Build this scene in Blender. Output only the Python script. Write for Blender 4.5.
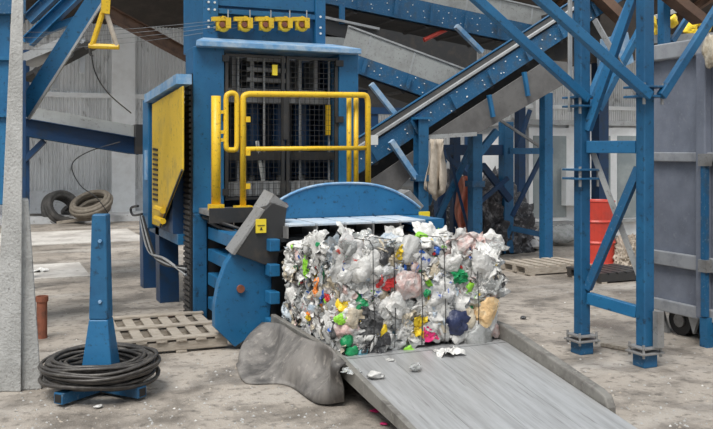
import bpy, bmesh, math, random
from mathutils import Vector, Matrix, noise, Euler
random.seed(7)
V = Vector
S = bpy.context.scene
for o in list(bpy.data.objects): bpy.data.objects.remove(o)

# ------------------------------------------------------------------ camera
TH = math.radians(23.5); CT, ST = math.cos(TH), math.sin(TH)
F, HC, HZ, CX = 850.0, 1.6, 150.0, 356.5
cd = bpy.data.cameras.new('camera'); cam = bpy.data.objects.new('camera', cd)
S.collection.objects.link(cam); S.camera = cam
cam.location = (0, 0, HC); cam.rotation_euler = (math.pi/2, 0, -TH)
cd.sensor_width = 36; cd.lens = 36*F/713; cd.shift_y = -(214.5-HZ)/713
cd.clip_end = 200
# ------------------------------------------------------------------ light
W = bpy.data.worlds.new('world'); S.world = W; W.use_nodes = True
bg = W.node_tree.nodes['Background']
bg.inputs[0].default_value = (0.86, 0.93, 1.0, 1); bg.inputs[1].default_value = 0.72
sd = bpy.data.lights.new('sun', 'SUN'); sun = bpy.data.objects.new('sun', sd)
S.collection.objects.link(sun); sun.rotation_euler = (math.radians(30), math.radians(-12), math.radians(-28))
sun.location = (0, 0, 12)
sd.energy = 3.3; sd.angle = math.radians(30); sd.color = (1.0, 0.97, 0.92)
vs = S.view_settings
vs.view_transform = 'Standard'; vs.look = 'None'; vs.gamma = 1; vs.exposure = 0.68
vs.use_curve_mapping = False

# ------------------------------------------------------------------ pixel -> place (distance from the plane a thing stands on)
def at_y(px, py, Y):
    a = (px-CX)/F; D = Y/(CT-a*ST); return V((D*(a*CT+ST), Y, HC+(HZ-py)/F*D))
def at_x(px, py, X):
    a = (px-CX)/F; D = X/(a*CT+ST); return V((X, D*(CT-a*ST), HC+(HZ-py)/F*D))
def at_d(px, py, D):
    a = (px-CX)/F; return V((D*(a*CT+ST), D*(CT-a*ST), HC+(HZ-py)/F*D))
def at_z(px, py, z=0.0): return at_d(px, py, (HC-z)*F/(py-HZ))

# ------------------------------------------------------------------ materials
def mat(name, c, rough=.5, metal=0.0, c2=None, scale=6.0, lo=.45, hi=.7, fine=None, fscale=60, bump=.0, bscale=40, spec=.5, trans=0.0, stretch=None, ao=None):
    m = bpy.data.materials.new(name); m.use_nodes = True
    nt = m.node_tree; N = nt.nodes; L = nt.links
    b = N['Principled BSDF']
    b.inputs['Roughness'].default_value = rough; b.inputs['Metallic'].default_value = metal
    b.inputs['Specular IOR Level'].default_value = spec
    b.inputs['Transmission Weight'].default_value = trans
    b.inputs['Base Color'].default_value = (*c, 1)
    geo = N.new('ShaderNodeNewGeometry'); src = geo.outputs['Position']
    if stretch:
        mp = N.new('ShaderNodeMapping'); mp.inputs['Scale'].default_value = stretch
        L.new(src, mp.inputs['Vector']); src = mp.outputs['Vector']
    col = None
    def layer(sc, l, h, ca, cb, detail=6):
        n = N.new('ShaderNodeTexNoise'); n.inputs['Scale'].default_value = sc; n.inputs['Detail'].default_value = detail
        n.inputs['Roughness'].default_value = .65
        L.new(src, n.inputs['Vector'])
        r = N.new('ShaderNodeMapRange'); r.inputs['From Min'].default_value = l; r.inputs['From Max'].default_value = h
        L.new(n.outputs['Fac'], r.inputs['Value'])
        mx = N.new('ShaderNodeMix'); mx.data_type = 'RGBA'
        L.new(r.outputs['Result'], mx.inputs['Factor'])
        if ca is None: mx.inputs[6].default_value = (*c, 1)
        else: L.new(ca, mx.inputs[6])
        mx.inputs[7].default_value = (*cb, 1)
        return mx.outputs[2]
    if c2: col = layer(scale, lo, hi, None, c2)
    if fine: col = layer(fscale, .58, .75, col, fine, 3)
    if col: L.new(col, b.inputs['Base Color'])
    if bump:
        n = N.new('ShaderNodeTexNoise'); n.inputs['Scale'].default_value = bscale; n.inputs['Detail'].default_value = 5
        L.new(src, n.inputs['Vector'])
        bp = N.new('ShaderNodeBump'); bp.inputs['Strength'].default_value = bump; bp.inputs['Distance'].default_value = .02
        L.new(n.outputs['Fac'], bp.inputs['Height']); L.new(bp.outputs['Normal'], b.inputs['Normal'])
    return m
M = {}
M['blue'] = mat('blue_paint', (.013, .112, .250), .40, 0, (.020, .148, .310), 3, .4, .7, (.012, .04, .075), 25, .06, 30)
M['blue_dirty'] = mat('blue_paint_dirty', (.013, .098, .215), .5, 0, (.05, .07, .09), 5, .50, .72, (.15, .22, .29), 45, .1, 30)
M['blue_worn'] = mat('blue_paint_worn', (.012, .086, .190), .5, 0, (.018, .128, .265), 3, .4, .7, (.010, .014, .020), 16, .1, 30)
M['navy'] = mat('navy_paint', (.007, .042, .115), .45, 0, (.02, .035, .055), 5, .5, .7)
M['blue_pale'] = mat('blue_paint_pale', (.13, .30, .52), .6, 0, (.36, .46, .56), 6, .42, .62, None, 40, .1)
M['lip'] = mat('toplit_lip_plate', (.40, .50, .60), .5, .1, (.58, .62, .66), 5, .42, .62, (.2, .3, .4), 30)  # paler than the press blue, light from above put into the colour
M['yellow'] = mat('yellow_paint', (.78, .50, .022), .45, 0, (.66, .40, .02), 6, .45, .7, (.24, .15, .03), 40)
M['yellow_panel'] = mat('yellow_panel_paint', (.66, .44, .03), .5, 0, (.42, .30, .06), 4, .5, .75, (.25, .17, .04), 18)
M['sticker'] = mat('yellow_sticker', (.80, .62, .04), .4)
M['steel'] = mat('grey_steel', (.30, .30, .30), .45, .35, (.19, .18, .17), 5, .45, .7, (.10, .09, .08), 35, .06)
M['steel_dark'] = mat('dark_steel', (.040, .040, .041), .5, .2, (.075, .064, .053), 6, .5, .7)
M['galv'] = mat('galvanised_sheet', (.42, .43, .43), .45, .3, (.31, .31, .31), 4, .42, .68, (.20, .19, .18), 30)
M['board'] = mat('grey_guard_sheet', (.36, .37, .36), .55, .1, (.25, .25, .24), 3, .45, .7, (.16, .15, .14), 30)
M['pan'] = mat('dull_grey_pan', (.165, .16, .155), .5, .2, (.115, .11, .108), 3, .42, .66, (.12, .11, .10), 25)
M['ramp'] = mat('worn_ramp_plate', (.44, .445, .45), .42, .3, (.31, .31, .31), 5, .38, .66, (.24, .235, .23), 9, .05, 60, stretch=(5, .3, 1))
M['rampside'] = mat('dirty_ramp_side', (.23, .22, .20), .6, .2, (.12, .11, .10), 8, .45, .7, (.33, .31, .28), 30, .1)
M['rubber'] = mat('grey_dusty_rubber', (.21, .195, .18), .6, 0, (.075, .07, .066), 5, .40, .62, (.30, .275, .25), 22, .35, 26, stretch=(1, .9, .35))
M['black'] = mat('black_rubber', (.012, .012, .013), .5)
M['belt'] = mat('conveyor_belt', (.016, .016, .017), .7, 0, (.04, .036, .03), 6)
M['wirecoil'] = mat('black_annealed_wire', (.060, .055, .052), .45, .3, (.13, .12, .108), 16, .45, .7)
M['concrete'] = mat('rough_concrete_pillar', (.42, .42, .41), .85, 0, (.30, .30, .29), 4, .42, .66, (.20, .19, .18), 55, .4, 60)
M['white'] = mat('white_paint', (.84, .85, .85), .6, 0, (.72, .72, .71), 3, .45, .7, None, 30)
M['plinth'] = mat('whitewashed_masonry', (.66, .67, .68), .8, 0, (.50, .50, .50), 2.5, .42, .66, (.33, .32, .3), 12, .2)
M['corr'] = mat('corrugated_sheet', (.70, .705, .705), .5, .05, (.55, .555, .555), 1.2, .42, .66, (.28, .28, .27), 7, stretch=(1, 1, .35))
M['roof'] = mat('dark_brown_roof', (.045, .036, .030), .8, 0, (.075, .06, .05), 3)
M['brown'] = mat('rust_brown_beam', (.155, .090, .060), .7, 0, (.09, .055, .04), 5)
M['rust'] = mat('rusty_pipe', (.23, .075, .040), .75, 0, (.13, .05, .03), 14, .45, .65)
M['wood'] = mat('weathered_wood', (.42, .37, .31), .85, 0, (.26, .22, .175), 10, .42, .66, (.42, .38, .33), 40, .25, 40, stretch=(1, 5, 5))
M['red'] = mat('red_drum_paint', (.56, .055, .035), .45, 0, (.40, .05, .035), 5, .5, .7)
M['salmon'] = mat('faded_orange_cloth', (.62, .20, .13), .8, 0, (.5, .28, .2), 6)
M['container'] = mat('slate_grey_container', (.20, .22, .27), .5, .1, (.14, .155, .195), 2.5, .42, .66, (.22, .235, .27), 22, .05)
M['container_rib'] = mat('light_container_rib', (.33, .34, .36), .5, .2, (.21, .22, .24), 6)
M['glass'] = mat('window_glass', (.24, .28, .29), .12, 0, (.36, .40, .40), 2, spec=.7)
M['cloth'] = mat('dirty_sacking', (.48, .42, .35), .9, 0, (.30, .26, .21), 7, .42, .66, None, 30, .3)
M['waste'] = mat('dark_waste', (.055, .055, .06), .6, 0, (.20, .20, .21), 9, .5, .62, (.4, .38, .38), 13, .4)
M['tyre'] = mat('grey_hose', (.060, .058, .056), .7, 0, (.13, .12, .11), 8, .45, .7)
M['hose2'] = mat('dusty_brown_hose', (.17, .145, .115), .75, 0, (.26, .23, .19), 10, .45, .7)
M['tag'] = mat('white_tag', (.75, .76, .74), .5)
M['light_band'] = mat('pale_floor_light', (.60, .57, .53), .8, 0, (.40, .37, .34), 1.6, .42, .62, (.25, .23, .21), 9, .2)  # pale floor colour standing in for door light
M['inner_shade'] = mat('painted_inner_shade', (.015, .018, .022), .8)  # near-black colour stands in for shade in chamber, slot and rib gaps

# floor: stained concrete
def floor_mat():
    m = bpy.data.materials.new('stained_concrete_floor'); m.use_nodes = True
    nt = m.node_tree; N = nt.nodes; L = nt.links; b = N['Principled BSDF']
    geo = N.new('ShaderNodeNewGeometry'); P = geo.outputs['Position']
    def nz(sc, det=8, vec=P, rough=.6):
        n = N.new('ShaderNodeTexNoise'); n.inputs['Scale'].default_value = sc; n.inputs['Detail'].default_value = det
        n.inputs['Roughness'].default_value = rough; L.new(vec, n.inputs['Vector']); return n.outputs['Fac']
    def rng(v, a, c, lo=0, hi=1):
        r = N.new('ShaderNodeMapRange'); r.inputs['From Min'].default_value = a; r.inputs['From Max'].default_value = c
        r.inputs['To Min'].default_value = lo; r.inputs['To Max'].default_value = hi
        L.new(v, r.inputs['Value']); return r.outputs['Result']
    def mix(f, a, c):
        x = N.new('ShaderNodeMix'); x.data_type = 'RGBA'; L.new(f, x.inputs['Factor'])
        if isinstance(a, tuple): x.inputs[6].default_value = (*a, 1)
        else: L.new(a, x.inputs[6])
        x.inputs[7].default_value = (*c, 1); return x.outputs[2]
    big = nz(.55); med = nz(2.2); fin = nz(14, 6); spk = nz(55, 3); wide = N.new('ShaderNodeMapping')
    wide.inputs['Scale'].default_value = (.25, 1.1, 1); L.new(P, wide.inputs['Vector']); band = nz(1.0, 6, wide.outputs['Vector'])
    col = mix(rng(big, .42, .62), (.37, .328, .283), (.265, .232, .198))
    col = mix(rng(med, .47, .62, 0, .85), col, (.150, .130, .110))
    col = mix(rng(band, .52, .68, 0, .7), col, (.45, .42, .385))
    col = mix(rng(fin, .53, .68, 0, .85), col, (.12, .105, .09))
    col = mix(rng(spk, .62, .72, 0, .7), col, (.46, .43, .39))
    L.new(col, b.inputs['Base Color'])
    L.new(rng(med, .45, .62, .85, .42), b.inputs['Roughness'])
    bp = N.new('ShaderNodeBump'); bp.inputs['Strength'].default_value = .5; bp.inputs['Distance'].default_value = .02
    ad = N.new('ShaderNodeMath'); ad.operation = 'ADD'; L.new(fin, ad.inputs[0]); L.new(spk, ad.inputs[1])
    L.new(ad.outputs[0], bp.inputs['Height']); L.new(bp.outputs['Normal'], b.inputs['Normal'])
    return m
M['floor'] = floor_mat()

# ------------------------------------------------------------------ mesh helpers
COL = S.collection
WL = {}
class G:
    def __init__(s): s.v = []; s.f = []; s.mi = []; s.cur = 0
    def add(s, vs_, fs):
        k = len(s.v); s.v += [V(p) for p in vs_]
        for f in fs: s.f.append([i+k for i in f]); s.mi.append(s.cur)
        return s
    def box(s, x0, x1, y0, y1, z0, z1):
        return s.add([(x0,y0,z0),(x1,y0,z0),(x1,y1,z0),(x0,y1,z0),(x0,y0,z1),(x1,y0,z1),(x1,y1,z1),(x0,y1,z1)],
                     [(3,2,1,0),(4,5,6,7),(0,1,5,4),(1,2,6,5),(2,3,7,6),(3,0,4,7)])
    def frame(s, p, q, up):
        p, q = V(p), V(q); d = (q-p).normalized(); up = V(up)
        if abs(d.dot(up.normalized())) > .98: up = V((0, 1, 0)) if abs(d.y) < .9 else V((1, 0, 0))
        r = d.cross(up).normalized(); u = r.cross(d).normalized(); return p, q, d, r, u
    def beam(s, p, q, w, h, up=(0,0,1), off=(0,0)):
        p, q, d, r, u = s.frame(p, q, up); o = r*off[0]+u*off[1]; a, b = r*w/2, u*h/2
        vs_ = [e+o+x for e in (p, q) for x in (-a-b, a-b, a+b, -a+b)]
        return s.add(vs_, [(3,2,1,0),(4,5,6,7),(0,1,5,4),(1,2,6,5),(2,3,7,6),(3,0,4,7)])
    def chan(s, p, q, w, h, t=.008, up=(0,0,1), side=1):     # web + two flanges pointing to one side
        s.beam(p, q, t, h, up)
        s.beam(p, q, w, t, up, (side*w/2, h/2-t/2)); s.beam(p, q, w, t, up, (side*w/2, -h/2+t/2)); return s
    def ibeam(s, p, q, w, h, t=.010, up=(0,0,1)):
        s.beam(p, q, t, h-2*t, up); s.beam(p, q, w, t, up, (0, h/2-t/2)); s.beam(p, q, w, t, up, (0, -h/2+t/2)); return s
    def tube(s, pts, r, n=8, caps=True, closed=False):
        pts = [V(p) for p in pts]; k = len(pts); rings = []
        prev = None
        for i, p in enumerate(pts):
            if closed: d = (pts[(i+1) % k]-pts[i-1]).normalized()
            else: d = (pts[min(i+1, k-1)]-pts[max(i-1, 0)]).normalized()
            if prev is None:
                t = V((0,0,1)) if abs(d.z) < .9 else V((1,0,0)); a = d.cross(t).normalized()
            else: a = (prev-d*prev.dot(d)).normalized()
            prev = a; b = d.cross(a)
            rr = r[i] if isinstance(r, (list, tuple)) else r
            rings.append([p+a*math.cos(2*math.pi*j/n)*rr+b*math.sin(2*math.pi*j/n)*rr for j in range(n)])
        fs = []
        for i in range(k if closed else k-1):
            i2 = (i+1) % k
            for j in range(n): fs.append((i*n+j, i*n+(j+1) % n, i2*n+(j+1) % n, i2*n+j))
        if caps and not closed: fs += [tuple(range(n))[::-1], tuple((k-1)*n+j for j in range(n))]
        return s.add([p for R in rings for p in R], fs)
    def prism(s, poly, ext):
        poly = [V(p) for p in poly]; n = len(poly); e = V(ext)
        fs = [tuple(range(n)), tuple(range(2*n-1, n-1, -1))]
        fs += [(i, i+n, (i+1) % n+n, (i+1) % n) for i in range(n)]
        return s.add(poly+[p+e for p in poly], fs)
    def lathe(s, prof, c, n=24):                     # prof: (r, z)
        c = V(c); vs_ = [c+V((r*math.cos(2*math.pi*j/n), r*math.sin(2*math.pi*j/n), z)) for r, z in prof for j in range(n)]
        fs = [(i*n+j, i*n+(j+1) % n, (i+1)*n+(j+1) % n, (i+1)*n+j) for i in range(len(prof)-1) for j in range(n)]
        fs += [tuple(range(n))[::-1], tuple((len(prof)-1)*n+j for j in range(n))]
        return s.add(vs_, fs)
    def grid(s, rows, thick=0):
        R, C = len(rows), len(rows[0])
        return s.add([p for r in rows for p in r], [(i*C+j, i*C+j+1, (i+1)*C+j+1, (i+1)*C+j) for i in range(R-1) for j in range(C-1)])
    def mesh(s, name, mats, centre=True):
        c = V((0,0,0))
        if centre:
            lo = V((min(p.x for p in s.v), min(p.y for p in s.v), min(p.z for p in s.v)))
            hi = V((max(p.x for p in s.v), max(p.y for p in s.v), max(p.z for p in s.v)))
            c = (lo+hi)/2; c.z = lo.z
        me = bpy.data.meshes.new(name); me.from_pydata([tuple(p-c) for p in s.v], [], s.f)
        for m in mats: me.materials.append(m)
        if len(mats) > 1: me.polygons.foreach_set('material_index', s.mi)
        bm = bmesh.new(); bm.from_mesh(me); bmesh.ops.recalc_face_normals(bm, faces=bm.faces); bm.to_mesh(me); bm.free()
        return me, c
    def build(s, name, m, parent=None, bevel=0, smooth=False, solid=0, label=None, kind=None):
        mats = [M[x] if isinstance(x, str) else x for x in (m if isinstance(m, list) else [m])]
        me, c = s.mesh(name, mats)
        o = bpy.data.objects.new(name, me); COL.objects.link(o)
        place(o, c, parent)
        if smooth: me.polygons.foreach_set('use_smooth', [True]*len(me.polygons))
        if solid:
            md = o.modifiers.new('solid', 'SOLIDIFY'); md.thickness = solid
        if bevel:
            md = o.modifiers.new('bevel', 'BEVEL'); md.width = bevel; md.segments = 2; md.limit_method = 'ANGLE'
        if label: o['label'] = label
        if kind: o['kind'] = kind
        return o
def place(o, w, parent=None):
    w = V(w); WL[o.name] = w
    if parent: o.parent = parent; o.location = w-WL[parent.name]
    else: o.location = w
def tag(o, label, cat, group=None, kind=None):
    o['label'] = label; o['category'] = cat
    if group: o['group'] = group
    if kind: o['kind'] = kind
    return o
def thing(name, label, cat, loc, group=None):
    o = bpy.data.objects.new(name, None); COL.objects.link(o); o.empty_display_size = .1
    place(o, loc); return tag(o, label, cat, group)
def struct(o): o['kind'] = 'structure'; return o
def lerp(a, b, t): return V(a)+(V(b)-V(a))*t
def bez(pts, n):                                     # smooth curve through points
    pts = [V(p) for p in pts]; out = []
    for i in range(len(pts)-1):
        p0 = pts[max(i-1, 0)]; p1 = pts[i]; p2 = pts[i+1]; p3 = pts[min(i+2, len(pts)-1)]
        for k in range(n):
            t = k/n; out.append(.5*((2*p1)+(p2-p0)*t+(2*p0-5*p1+4*p2-p3)*t*t+(3*p1-p0-3*p2+p3)*t**3))
    return out+[pts[-1]]
def bolts(pts, axis, r=.014, h=.012):
    g = G()
    for p in pts: g.tube([V(p)-V(axis)*h*.3, V(p)+V(axis)*h], r, 6)
    return g

# ================================================================== THE SETTING
g = G(); n = 60
g.add([(-30,-14,0),(40,-14,0),(40,22,0),(-30,22,0)], [(0,1,2,3)])
struct(g.build('floor', 'floor'))
YW = 20.9
wall = struct(G().box(-14, 34, YW, YW+.25, 0, .66).build('wall_back', 'plinth'))
# corrugated sheets, each its own panel
g = G(); n = 18; rows = [[], []]
for i in range(n*4+1):
    ph = i % 4; x = i/(n*4)*1.5; d = (0, -.03, -.03, 0)[ph]
    rows[0].append(V((x, d, 0))); rows[1].append(V((x, d, 1.0)))
g.grid(rows); sheet_me, _ = g.mesh('sheet', [M['corr']], False)
k = 0
for i in range(-8, 22):
    for z0, z1 in ((.66, 2.86), (2.92, 4.6)):
        o = bpy.data.objects.new('sheet', sheet_me); COL.objects.link(o)
        place(o, (i*1.5, YW+.05+(k % 2)*.006, z0), wall); o.scale = (1.003, 1, z1-z0); k += 1
for i in range(-2, 6):
    G().box(i*6+2.97-.27, i*6+2.97+.27, YW-.22, YW, 0, 4.5).build('wall_column', 'white', wall)
struct(G().box(-14, 34, YW-.10, YW, 2.83, 2.94).build('trim_1', 'white'))
struct(G().box(-14, 34, YW-1.3, YW-.0, 0, .14).build('trim_2', 'plinth'))
struct(G().box(-8, 2.6, 15.2, 17.6, -.05, .012).build('light_band_far', 'light_band'))  # thin pale slab painted as a band of door light
struct(G().box(-8, 1.2, 11.2, 12.6, -.05, .012).build('light_band_near', 'light_band'))  # second pale slab, nearer, also standing in for door light
# roof: closed over the far bays, open skylight strips over the near ones
cz = thing('ceiling', 'dark brown sloping roof', 'roof', (10, 15, 4.6)); struct(cz)
for i in range(10):
    y1 = YW+.3-i*3.6; y0 = y1-(3.5 if i < 1 else 1.0)
    rz = lambda y: 4.5+.36*min(YW+.3-y, 4)+.06*max(0, YW+.3-y-4); z1 = rz(y1); z0 = rz(y0)
    G().prism([(-14, y0, z0), (34, y0, z0), (34, y1, z1), (-14, y1, z1)], (0, 0, .05)).build('roof_sheet', 'roof', cz)
for x in (-3, 1.2, 5.4, 9.6, 13.8, 18):
    g = G(); g.ibeam((x, YW, 4.44), (x, 17.2, 5.78), .14, .22); g.build('rafter', 'brown', cz)
G().ibeam(at_y(108, 12, 18.6), at_y(196, 60, 19.6), .2, .26).build('diagonal_tie', 'brown', cz)
struct(G().box(-14.25, -14, -14, 22, 0, 6).build('unseen_wall_left', 'plinth'))  # unseen wall, added to cut side light under the machinery
struct(G().box(-14, 34, -14.25, -14, 0, 6).build('unseen_wall_front', 'plinth'))  # unseen wall behind the camera, added to hold back fill light
wr = struct(G().box(22, 22.25, -6, 22, 0, 5.2).build('wall_right', 'plinth'))

# ================================================================== BALING PRESS
PL = V((2.6, 7.6, 0))
P = thing('baling_press', 'tall blue hydraulic baling press with mesh doors pushing out the bale', 'baler', PL)
cl = G().box(1.73, 2.02, 7.72, 8.05, 1.02, 2.55).build('column', 'blue', P, .01)
G().box(1.73, 1.86, 7.72, 8.05, .03, 1.02).build('lower_column', 'blue_worn', cl, .01)
G().box(1.86, 2.12, 7.76, 7.80, .03, 1.02).build('shade_backing', 'inner_shade', cl)  # panel added to paint the gap behind the ribs as dark shade
G().box(1.715, 1.735, 7.74, 8.02, .02, 2.30).build('cable_tray', 'black', cl)
g = G()
for i in range(44): g.box(1.700, 1.716, 7.75, 8.01, .06+i*.05, .06+i*.05+.03)
g.build('cable_chain_links', 'steel_dark', cl)
G().box(1.69, 1.90, 7.64, 8.15, 0, .03).build('base_plate', 'navy', cl)
cr = G().box(3.17, 3.38, 7.72, 8.05, 0, 2.55).build('column', 'blue', P, .01)
# canopy with sloped top; its paler blue stands in for light from above
pts = [(1.73,7.6,2.54),(3.36,7.6,2.54),(3.36,8.2,2.54),(1.86,8.2,2.54),(1.73,7.6,2.59),(3.36,7.6,2.59),(3.24,8.06,2.68),(1.90,8.06,2.68),(3.36,8.2,2.6),(1.86,8.2,2.6)]
g = G().add(pts, [(0,3,2,1),(0,1,5,4),(1,2,8,5),(3,0,4,9),(2,3,9,8),(4,5,6,7),(5,8,6),(9,4,7),(8,9,7,6)])
g.build('canopy', 'blue_pale', P, .006)
# upper head
G().box(1.90, 2.05, 8.05, 8.95, 2.6, 3.6).build('head_post', 'blue', P, .01)
G().box(3.05, 3.16, 8.05, 8.95, 2.6, 3.6).build('head_post', 'blue', P, .01)
G().box(2.05, 3.05, 8.12, 8.95, 2.6, 3.6).build('head_panel', 'blue_worn', P)
hp = G().box(2.05, 3.05, 8.06, 8.14, 2.92, 2.97).build('head_flange', 'blue', P, .004)
G().box(2.05, 3.05, 8.08, 8.14, 3.00, 3.14).build('head_flange', 'blue', P, .004)
bolts([(1.93+dx, 8.05, z) for dx in (.02, .08) for z in (2.78, 2.84, 2.95, 3.02)]+[(3.10, 8.05, z) for z in (2.78, 2.84, 2.95)], (0,-1,0), .012).build('bolts', 'tag', hp, kind='stuff')
# wire guides
GP = []
for px in (223, 245, 266, 285, 302):
    c = at_y(px, 24, 7.98); GP.append(c)
    g = G()
    ring = [c+V((.052*math.cos(a), 0, .058*math.sin(a))) for a in [math.radians(100-i*26) for i in range(13)]]
    g.tube(ring, .022, 8); g.beam(c+V((-.01,.03,-.06)), c+V((-.01,.03,.07)), .10, .03, up=(0,1,0))
    g.beam(c+V((-.11,0,.04)), c+V((.02,0,.05)), .05, .04)
    g.beam(c+V((.045,-.02,-.04)), c+V((.045,-.02,.06)), .05, .03)
    g.beam(c+V((.03,0,0)), c+V((.03,.16,0)), .03, .03)
    o = g.build('wire_guide', 'yellow', P, label='yellow wire guide bracket')
    G().tube([c+V((-.015,-.04,-.01)), c+V((-.015,.05,-.01))], .026, 12).build('roller', 'rust', o)
    G().tube([c+V((.05,.0,.05)), c+V((.05,.0,.14))], .006, 6).build('rod', 'galv', o)
# mesh doors
for k, (x0, x1) in enumerate(((2.03, 2.61), (2.63, 3.16))):
    z0, z1 = 1.13, 2.50; y = 7.74
    g = G()
    for a in (x0+.015, x1-.015): g.box(a-.015, a+.015, y-.015, y+.015, z0, z1)
    for a in (z0+.015, z1-.015, 1.62): g.box(x0, x1, y-.014, y+.014, a-.012, a+.012)
    d = g.build('mesh_door', 'steel_dark', P)
    g = G(); w = .0017
    nz_ = 27; nx = 11
    for i in range(1, nz_): z = z0+(z1-z0)*i/nz_; g.box(x0, x1, y-w, y+w, z-w, z+w)
    for i in range(1, nx): x = x0+(x1-x0)*i/nx; g.box(x-w, x+w, y-w, y+w, z0, z1)
    g.build('wire_mesh', 'steel_dark', d)
    for z in (z0+.08, z1-.05, 1.9): G().box((x0-.03 if k == 0 else x1-.03), (x0+.03 if k == 0 else x1+.05), y-.04, y-.012, z-.03, z+.03).build('hinge', 'steel_dark', d)
    if k == 0:
        c = at_y(275, 70, 7.70); l = G().box(c.x-.025, c.x+.025, 7.70, 7.72, c.z-.05, c.z+.05).build('latch_plate', 'sticker', d, label='small yellow warning plate')
        G().box(x1-.02, x1+.03, 7.70, 7.735, 1.7, 2.1).build('latch', 'steel_dark', d)
# ram and guts behind the mesh
G().box(2.02, 3.18, 8.55, 8.6, .9, 2.55).build('back_panel', 'navy', P)
G().box(1.98, 2.02, 8.05, 8.9, .9, 2.55).build('inner_wall', 'navy', P)
G().box(3.18, 3.22, 8.05, 8.9, .9, 2.55).build('inner_wall', 'navy', P)
g = G().box(2.05, 3.15, 7.95, 8.3, 2.06, 2.16).box(2.08, 3.12, 7.98, 8.28, 2.16, 2.20)
ram = g.build('ram_plate', 'steel', P, .005)
g = G()
for x in (2.18, 2.36, 2.85, 3.02): g.box(x-.02, x+.02, 7.97, 8.27, 2.2, 2.5)
for z in (2.28, 2.38, 2.48): g.box(2.3, 2.7, 7.95, 8.2, z-.02, z+.02)
g.build('ram_web', 'steel', ram)
for x in (2.42, 2.72, 2.95):
    c = G().tube([(x, 8.2, 1.35), (x, 8.2, 2.06)], .085, 16).build('hydraulic_cylinder', 'navy', P, smooth=False)
    G().tube([(x, 8.2, 1.2), (x, 8.2, 1.36)], .04, 12).build('piston_rod', 'galv', c)
for px in (238, 264, 300, 335-6): 
    c = at_y(px, 100, 7.92); G().tube([(c.x, 7.92, 1.2), (c.x, 7.92, 2.5)], .013, 8).build('guide_rod', 'galv', P)
G().box(2.03, 3.17, 7.85, 8.2, 1.50, 1.58).build('cross_beam', 'steel_dark', P)
g = G().box(2.02, 3.17, 7.79, 8.05, 1.16, 1.30)
cb = g.build('cross_beam', 'steel', P, .006)
g = G()
for i in range(16): g.box(2.06+i*.07, 2.09+i*.07, 7.778, 7.792, 1.17, 1.29)
g.build('stiffener', 'galv', cb)
st = G().beam(at_y(263, 181, 7.9), at_y(257, 141, 7.85), .02, .03).build('lever', 'tag', P)
yl = at_y(328, 125, 7.9); G().box(yl.x-.02, yl.x+.02, 7.88, 7.92, 1.75, 2.05).build('ladder_bar', 'yellow', P)
# service deck
G().box(1.78, 3.55, 7.32, 7.72, 1.02, 1.07).build('service_deck', 'steel', P, .004)
G().box(1.78, 3.55, 7.30, 7.33, .96, 1.09).build('deck_edge', 'steel_dark', P)
# hoses under the deck
for i in range(6):
    y = 7.18-.05*(i % 3); z = .93-.035*i; x0 = 1.80+.04*i
    G().tube(bez([(x0, y+.45, z+.06), (x0+.12, y+.1, z+.02-.03*(i % 2)), (x0+.35, y, z-.05), (2.35+.03*i, y+.05, z+.02)], 6), .017+.003*(i % 2), 8).build('hydraulic_hose', 'black', P, smooth=True)
# chamber below
G().box(2.12, 2.16, 6.62, 7.75, .05, .95).build('chamber_side', 'inner_shade', P)
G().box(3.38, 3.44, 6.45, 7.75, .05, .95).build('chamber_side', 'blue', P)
G().box(2.16, 3.38, 7.5, 7.55, .05, .95).build('chamber_back', 'inner_shade', P)
for z in (.20, .42, .64, .84):
    G().box(1.86, 2.10, 6.76, 7.70, z-.055, z+.055).build('chamber_rib', 'blue', P, .006)
    G().box(2.06, 2.145, 6.46, 6.60, z-.048, z+.048).build('rib_end', 'blue', P, .006)
# slab lip with five plates
for i in range(5):
    w = (3.46-2.20)/5; x0 = 2.20+i*w
    o = G().box(x0+.014, x0+w-.014, 6.44, 6.97, .985, 1.005).build('lip_plate', 'lip', P, .004)
    G().box(x0+.0, x0+.016, 6.46, 6.95, .89, .984).build('lip_web', 'steel', o)
G().box(2.17, 3.48, 6.50, 6.97, .86, .89).build('lip_base', 'inner_shade', P)
G().box(2.17, 3.48, 6.80, 6.84, .89, .984).build('lip_back', 'inner_shade', P)
# arched plate
ax0, ax1, zb, zt = 2.17, 3.68, 1.005, 1.305
pts = [(ax0, 6.99, zb)]
for i in range(25):
    t = i/24; x = ax0+(ax1-ax0)*t; pts.append((x, 6.99, zb+.06+(zt-zb-.06)*(1-abs(2*t-1)**2.6)))
pts.append((ax1, 6.99, zb))
ar = G().prism(pts, (0, .05, 0)).build('arched_plate', 'blue', P)
g = G(); g.tube([V(p)+V((0, .0, 0)) for p in pts[1:-1]], .012, 6); g.build('plate_edge', 'blue_pale', ar)
G().tube([(2.36, 6.975, 1.12), (2.36, 6.99, 1.12)], .028, 12).build('bolt', 'rust', ar)
G().box(2.25, 3.6, 7.04, 7.32, 1.005, 1.02).build('lip_deck', 'steel_dark', P)
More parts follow.
